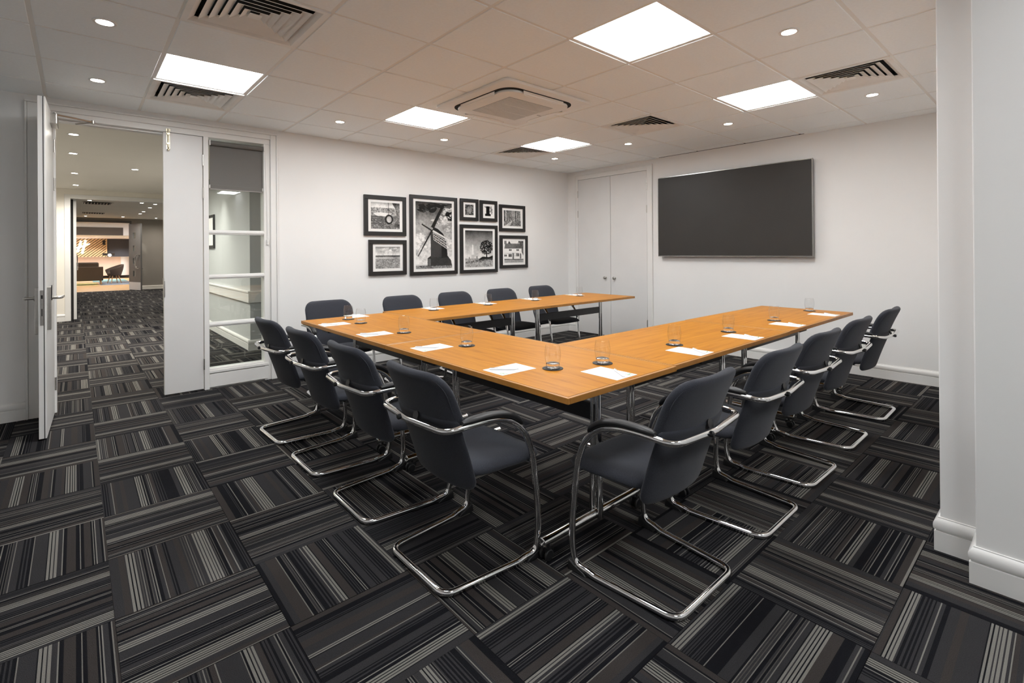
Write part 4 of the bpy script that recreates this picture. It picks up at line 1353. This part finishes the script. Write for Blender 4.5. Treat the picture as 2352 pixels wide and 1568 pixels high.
for k, (x, y, a) in enumerate(((1.795, 4.685, 1), (2.540, 4.630, 0), (3.200, 4.630, 0), (3.885, 4.630, 0), (4.570, 4.630, 0))):
    chairs.append((x, y, -PI/2+math.radians(a), 'charcoal cantilever chair under the pictures, %s along from the television wall' % ORD[4-k], 'chairs backing onto the picture wall'))
for k, (x, y, a, lab, grp) in enumerate(chairs):
    if k == 0:
        C0.location = (x, y, 0); C0.rotation_euler = (0, 0, a); C0['label'] = lab; C0['group'] = grp
    else: dup(C0, (x, y, 0), a, lab, grp)

# ================================================================ place settings: tumbler on coaster, notepad, pen
CO = MB().lathe([(0.0500, 0), (0.0500, 0.0025), (0.0485, 0.003)], 32).mesh('coaster', 'coaster', smooth=40)
wall_ = MB().lathe([(0.0330, 0.0215), (0.0355, 0.030), (0.0385, 0.048), (0.0398, 0.062), (0.0390, 0.080), (0.0362, 0.098), (0.0335, 0.111), (0.0330, 0.1125),
                    (0.0322, 0.1115), (0.0348, 0.098), (0.0376, 0.080), (0.0384, 0.062), (0.0371, 0.048), (0.0342, 0.030), (0.0325, 0.0225)], 36, cap0=False, cap1=False).mesh('bowl', 'tumbler_glass', smooth='all')
base_ = MB().lathe([(0.0290, 0.0), (0.0312, 0.0015), (0.0330, 0.0205), (0.0324, 0.0225), (0.023, 0.0255), (0.010, 0.0235), (0.002, 0.023)], 36).mesh('base', 'base_glass', smooth=35)
rim_ = None
def tumbler(x, y, lab, seat):
    tag(link('coaster', CO, None, (x, y, TT+0.0004)), 'round black coaster '+seat, 'coaster', 'coasters on the tables')
    t = thing('tumbler', 'clear glass tumbler '+seat, 'glass', (x, y, TT+0.0038), rs.uniform(0, 6), 'tumblers on the tables')
    link('bowl', wall_, t); link('base', base_, t)
PADW, PADL = 0.149, 0.211
PAD = MB().box(-PADL/2, PADL/2, -PADW/2, PADW/2, 0, 0.0012).mesh('sheet', 'paper')
def hmark():
    b = MB()
    def stroke(p, q, w0, w1):
        d = Vector((q[0]-p[0], q[1]-p[1])).normalized(); n = Vector((-d.y, d.x))
        b.add([(p[0]+n.x*w0, p[1]+n.y*w0, 0), (p[0]-n.x*w0, p[1]-n.y*w0, 0), (q[0]-n.x*w1, q[1]-n.y*w1, 0), (q[0]+n.x*w1, q[1]+n.y*w1, 0)], [(0,1,2,3)])
    stroke((-0.012, -0.020), (-0.003, 0.020), 0.0021, 0.0021)
    stroke((0.004, -0.020), (0.013, 0.020), 0.0021, 0.0021)
    stroke((-0.026, -0.005), (0.0, -0.001), 0.0008, 0.0021); stroke((0.0, -0.001), (0.027, 0.008), 0.0021, 0.0008)
    return b.mesh('printed_mark', 'green_ink', fix=False)
HM = hmark()
pen_body = MB().tube([(-0.068, 0, 0), (-0.064, 0, 0), (0.052, 0, 0), (0.066, 0, 0), (0.070, 0, 0)], [0.0040, 0.0046, 0.0046, 0.0022, 0.0010], 12).mesh('barrel', 'pen_white', smooth=50)
pen_clip = MB().box(-0.066, -0.026, -0.0012, 0.0012, 0.0046, 0.0062).mesh('clip', 'pen_clip')
pen_tip = MB().tube([(0.0665, 0, 0), (0.0705, 0, 0), (0.072, 0, 0)], [0.0022, 0.0012, 0.0005], 10).mesh('tip', 'pen_clip')
def pad(x, y, rot, seat, px, py, prot):
    """rot: direction the page's foot points, in the table plane; pen given in page coordinates"""
    p = thing('notepad', 'white A5 notepaper '+seat, 'paper', (x, y, TT+0.0003), rot, 'notepaper on the tables')
    link('sheet', PAD, p)
    link('printed_mark', HM, p, (PADL/2-0.027, PADW/2-0.026, 0.0014), PI/2)
    c, s = math.cos(rot), math.sin(rot)
    n = thing('pen', 'white ballpoint pen '+seat, 'pen', (x+c*px-s*py, y+s*px+c*py, TT+0.0062), rot+prot, 'pens on the notepaper')
    link('barrel', pen_body, n); link('clip', pen_clip, n); link('tip', pen_tip, n)
seat_r = lambda k: 'on the arm opposite the pictures, %s place from the television wall' % ORD[4-k]
seat_b = lambda k: 'at the closed end of the tables, %s place from the picture wall' % ORD[3-k]
seat_w = lambda k: 'on the arm under the pictures, %s place from the television wall' % ORD[4-k]
for k, (gx, gy, nx, ny) in enumerate(((1.985, 1.571, 1.842, 1.424), (2.681, 1.582, 2.570, 1.425), (3.375, 1.580, 3.245, 1.425), (4.172, 1.583, 4.015, 1.431), (5.05, 1.610, 4.845, 1.435))):
    tumbler(gx, gy, '', seat_r(k)); pad(nx, ny, -PI/2+rs.uniform(-.02, .02), seat_r(k), 0.045, 0.022, -0.6+rs.uniform(-0.06, 0.06))
for k, (gx, gy, nx, ny) in enumerate(((1.722, 1.664, 1.560, 1.795), (1.762, 2.418, 1.580, 2.517), (1.728, 3.116, 1.553, 3.206), (1.711, 3.780, 1.532, 3.868))):
    tumbler(gx, gy, '', seat_b(k)); pad(nx, ny, PI+rs.uniform(-.02, .02), seat_b(k), 0.033, -0.005, math.radians(137)+rs.uniform(-0.04, 0.04))
for k, (gx, gy, nx, ny) in enumerate(((1.732, 4.072, 1.875, 4.235), (2.609, 4.120, 2.690, 4.262), (3.285, 4.118, 3.360, 4.255), (3.973, 4.112, 4.045, 4.255), (4.749, 4.112, 4.815, 4.250))):
    tumbler(gx, gy, '', seat_w(k)); pad(nx, ny, PI/2+rs.uniform(-.02, .02), seat_w(k), 0.045, 0.022, -0.6+rs.uniform(-0.06, 0.06))

# ================================================================ lobby furniture
t = thing('sofa', 'dark brown woven sofa with its back to the lobby doorway', 'sofa', (-0.10, 28.0, 0.003))
MB().box(-0.98, 0.98, -0.42, 0.42, 0.17, 0.40).build('base', 'sofa_fabric', t, bevel=0.02)
MB().box(-0.98, 0.98, -0.45, -0.33, 0.17, 0.765).build('back', 'sofa_fabric', t, bevel=0.02)
for s in (-1, 1):
    MB().box(s*0.98, s*0.86, -0.44, 0.44, 0.17, 0.66).build('arm', 'sofa_fabric', t, bevel=0.02)
    MB().box(s*0.42-0.42, s*0.42+0.42, -0.33, -0.12, 0.52, 0.955).build('back_cushion', 'sofa_fabric', t, bevel=0.06, bseg=4, smooth=50)
    MB().box(s*0.43-0.42, s*0.43+0.42, -0.14, 0.40, 0.40, 0.53).build('seat_cushion', 'sofa_fabric', t, bevel=0.04, bseg=3, smooth=50)
    for d in (-1, 1):
        MB().tube([(s*0.90, d*0.36, 0.18), (s*0.92, d*0.38, 0.0)], [0.028, 0.018], 10).build('leg', 'wood_leg', t, smooth=40)
t = thing('tub_chair', 'brown tub armchair with splayed wooden legs beside the sofa', 'armchair', (1.30, 28.6, 0.003), math.radians(200))
vs, fs = [], []
NA, NZ = 24, 8
for side in (0, 1):
    for j in range(NZ+1):
        s = j/NZ
        for i in range(NA+1):
            a = math.radians(-140+280*i/NA)
            top = 0.60+0.24*max(0, math.cos(a*0.62))**1.5
            z = 0.36+(top-0.36)*s
            r = (0.24+0.10*math.sin(PI/2*s))-(0.045 if side else 0)
            vs.append((-r*math.cos(a), r*math.sin(a), z))
M_ = (NZ+1)*(NA+1)
for j in range(NZ):
    for i in range(NA):
        p = j*(NA+1)+i
        fs += [(p, p+1, p+NA+2, p+NA+1), (M_+p, M_+p+NA+1, M_+p+NA+2, M_+p+1)]
for i in range(NA):
    p = NZ*(NA+1)+i
    fs.append((p, p+1, M_+p+1, M_+p))
for j in range(NZ):
    for i in (0, NA):
        p = j*(NA+1)+i
        fs.append((p, p+NA+1, M_+p+NA+1, M_+p))
MB().add(vs, fs).build('shell', 'tub_fabric', t, smooth=60)
MB().lathe([(0.20, 0.34), (0.25, 0.36), (0.265, 0.42), (0.25, 0.46), (0.12, 0.475)], 24).build('seat', 'tub_fabric', t, smooth=60)
for a in (45, 135, 225, 315):
    c, s = math.cos(math.radians(a)), math.sin(math.radians(a))
    MB().tube([(0.15*c, 0.15*s, 0.36), (0.27*c, 0.27*s, 0.0)], [0.024, 0.013], 10).build('leg', 'wood_leg', t, smooth=40)
tag(MB().box(0.78, 3.4, 26.9, 30.2, -0.0019, -0.0015).build('rug', 'rug_blue'), 'blue grey lobby rug under the tub armchair', 'rug')
tag(MB().box(0.6, 1.9, 30.25, 33.6, -0.0019, -0.0015).build('rug', 'rug_teal'), 'teal lobby rug in front of the reception desk', 'rug')
tag(MB().box(-1.6, 0.70, 27.2, 29.8, -0.0019, -0.0015).build('rug', 'rug_yellow'), 'yellow green lobby rug under the sofa', 'rug')
t = thing('reception_desk', 'long reception desk with pink beige front and white rounded end', 'desk', (0, 34.5, 0))
MB().box(-3.2, 1.845, 0, 0.75, 0.15, 1.165).build('front_panel', 'desk_pink', t, bevel=0.01)
pl = [(1.847, 0.0)]+[(1.90+0.42*math.sin(PI/2*k/8), 0.42-0.42*math.cos(PI/2*k/8)) for k in range(9)]+[(2.32, 0.75), (1.847, 0.75)]
MB().prism(pl, 0.15, 1.165).build('end_panel', 'desk_white', t, smooth=30)
MB().box(-3.15, 2.20, 0.08, 0.70, 0.0, 0.15).build('plinth', 'void', t)
t = thing('computer_monitor', 'black computer screen standing on the reception desk', 'monitor', (1.35, 34.95, 1.165))
MB().box(-0.26, 0.26, -0.02, 0.02, 0.06, 0.20).build('screen', 'tv_case', t, bevel=0.004)
mb = MB(); mb.box(-0.10, 0.10, -0.07, 0.07, 0, 0.012); mb.box(-0.02, 0.02, -0.01, 0.03, 0.01, 0.10)
mb.build('stand', 'tv_case', t)
t = thing('globe_lamp', 'small glowing white globe lamp on the reception desk', 'lamp', (1.38, 34.62, 1.165))
MB().lathe([(0.04, 0), (0.04, 0.01), (0.02, 0.015)], 16).build('base', 'steel', t, smooth=40)
MB().lathe([(0.078*math.sin(PI*k/10)+0.0005, 0.09-0.078*math.cos(PI*k/10)) for k in range(11)], 20).build('globe', 'globe_light', t, smooth='all')
t = thing('slat_wall', 'wooden feature wall of diagonal pale slats behind the desk', 'wall panel', (0, 36.55, 0))
SX0, SX1, SZ0, SZ1 = -1.6, 1.345, 0.90, 2.185
MB().box(SX0, SX1, 0, 0.04, SZ0, SZ1).build('backing', 'slat_back', t)
MB().box(SX1-0.045, SX1, -0.06, 0, SZ0, SZ1).build('end_slat', 'slat_wood', t)
dx, dz = math.cos(math.radians(42)), math.sin(math.radians(42))
for k in range(-16, 22):
    cx, cz = k*0.155, 1.5
    q = [(cx-3*dx-0.035*dz, cz-3*dz+0.035*dx), (cx-3*dx+0.035*dz, cz-3*dz-0.035*dx), (cx+3*dx+0.035*dz, cz+3*dz-0.035*dx), (cx+3*dx-0.035*dz, cz+3*dz+0.035*dx)]
    q = clip_poly(q, SX0, SX1-0.045, SZ0, SZ1)
    if len(q) < 3: continue
    mb = MB().prism(q, 0, 0.045)
    mb.xf(Matrix(((1, 0, 0, 0), (0, 0, -1, 0), (0, 1, 0, 0), (0, 0, 0, 1))))
    mb.build('slat', 'slat_wood', t)
t = thing('lit_sign', 'glowing white slanted letter H on the slatted wall', 'sign', (0, 36.5045, 0))
for nm, p, q, w0, w1 in (('letter_stroke', (0.075, 1.44), (0.225, 2.05), 0.045, 0.040), ('letter_stroke', (0.262, 1.36), (0.415, 2.09), 0.045, 0.040),
                         ('letter_crossbar', (-0.10, 1.62), (0.30, 1.77), 0.018, 0.040), ('letter_crossbar', (0.30, 1.77), (0.585, 1.90), 0.040, 0.015)):
    d = Vector((q[0]-p[0], q[1]-p[1])).normalized(); n = Vector((-d.y, d.x))
    pl = [(p[0]-n.x*w0, p[1]-n.y*w0), (q[0]-n.x*w1, q[1]-n.y*w1), (q[0]+n.x*w1, q[1]+n.y*w1), (p[0]+n.x*w0, p[1]+n.y*w0)]
    mb = MB().prism(pl, 0, 0.03)
    mb.xf(Matrix(((1, 0, 0, 0), (0, 0, -1, 0), (0, 1, 0, 0), (0, 0, 0, 1))))
    mb.build(nm, 'sign_light', t)
t = thing('loudspeaker', 'small dark wall speaker at the top of the slatted wall', 'speaker', (1.20, 36.4445, 1.98))
MB().box(-0.06, 0.06, -0.07, 0.06, -0.14, 0.12).build('cabinet', 'tv_case', t, bevel=0.008)
MB().box(-0.05, 0.05, -0.074, -0.07, -0.125, 0.105).build('grille', 'void', t)
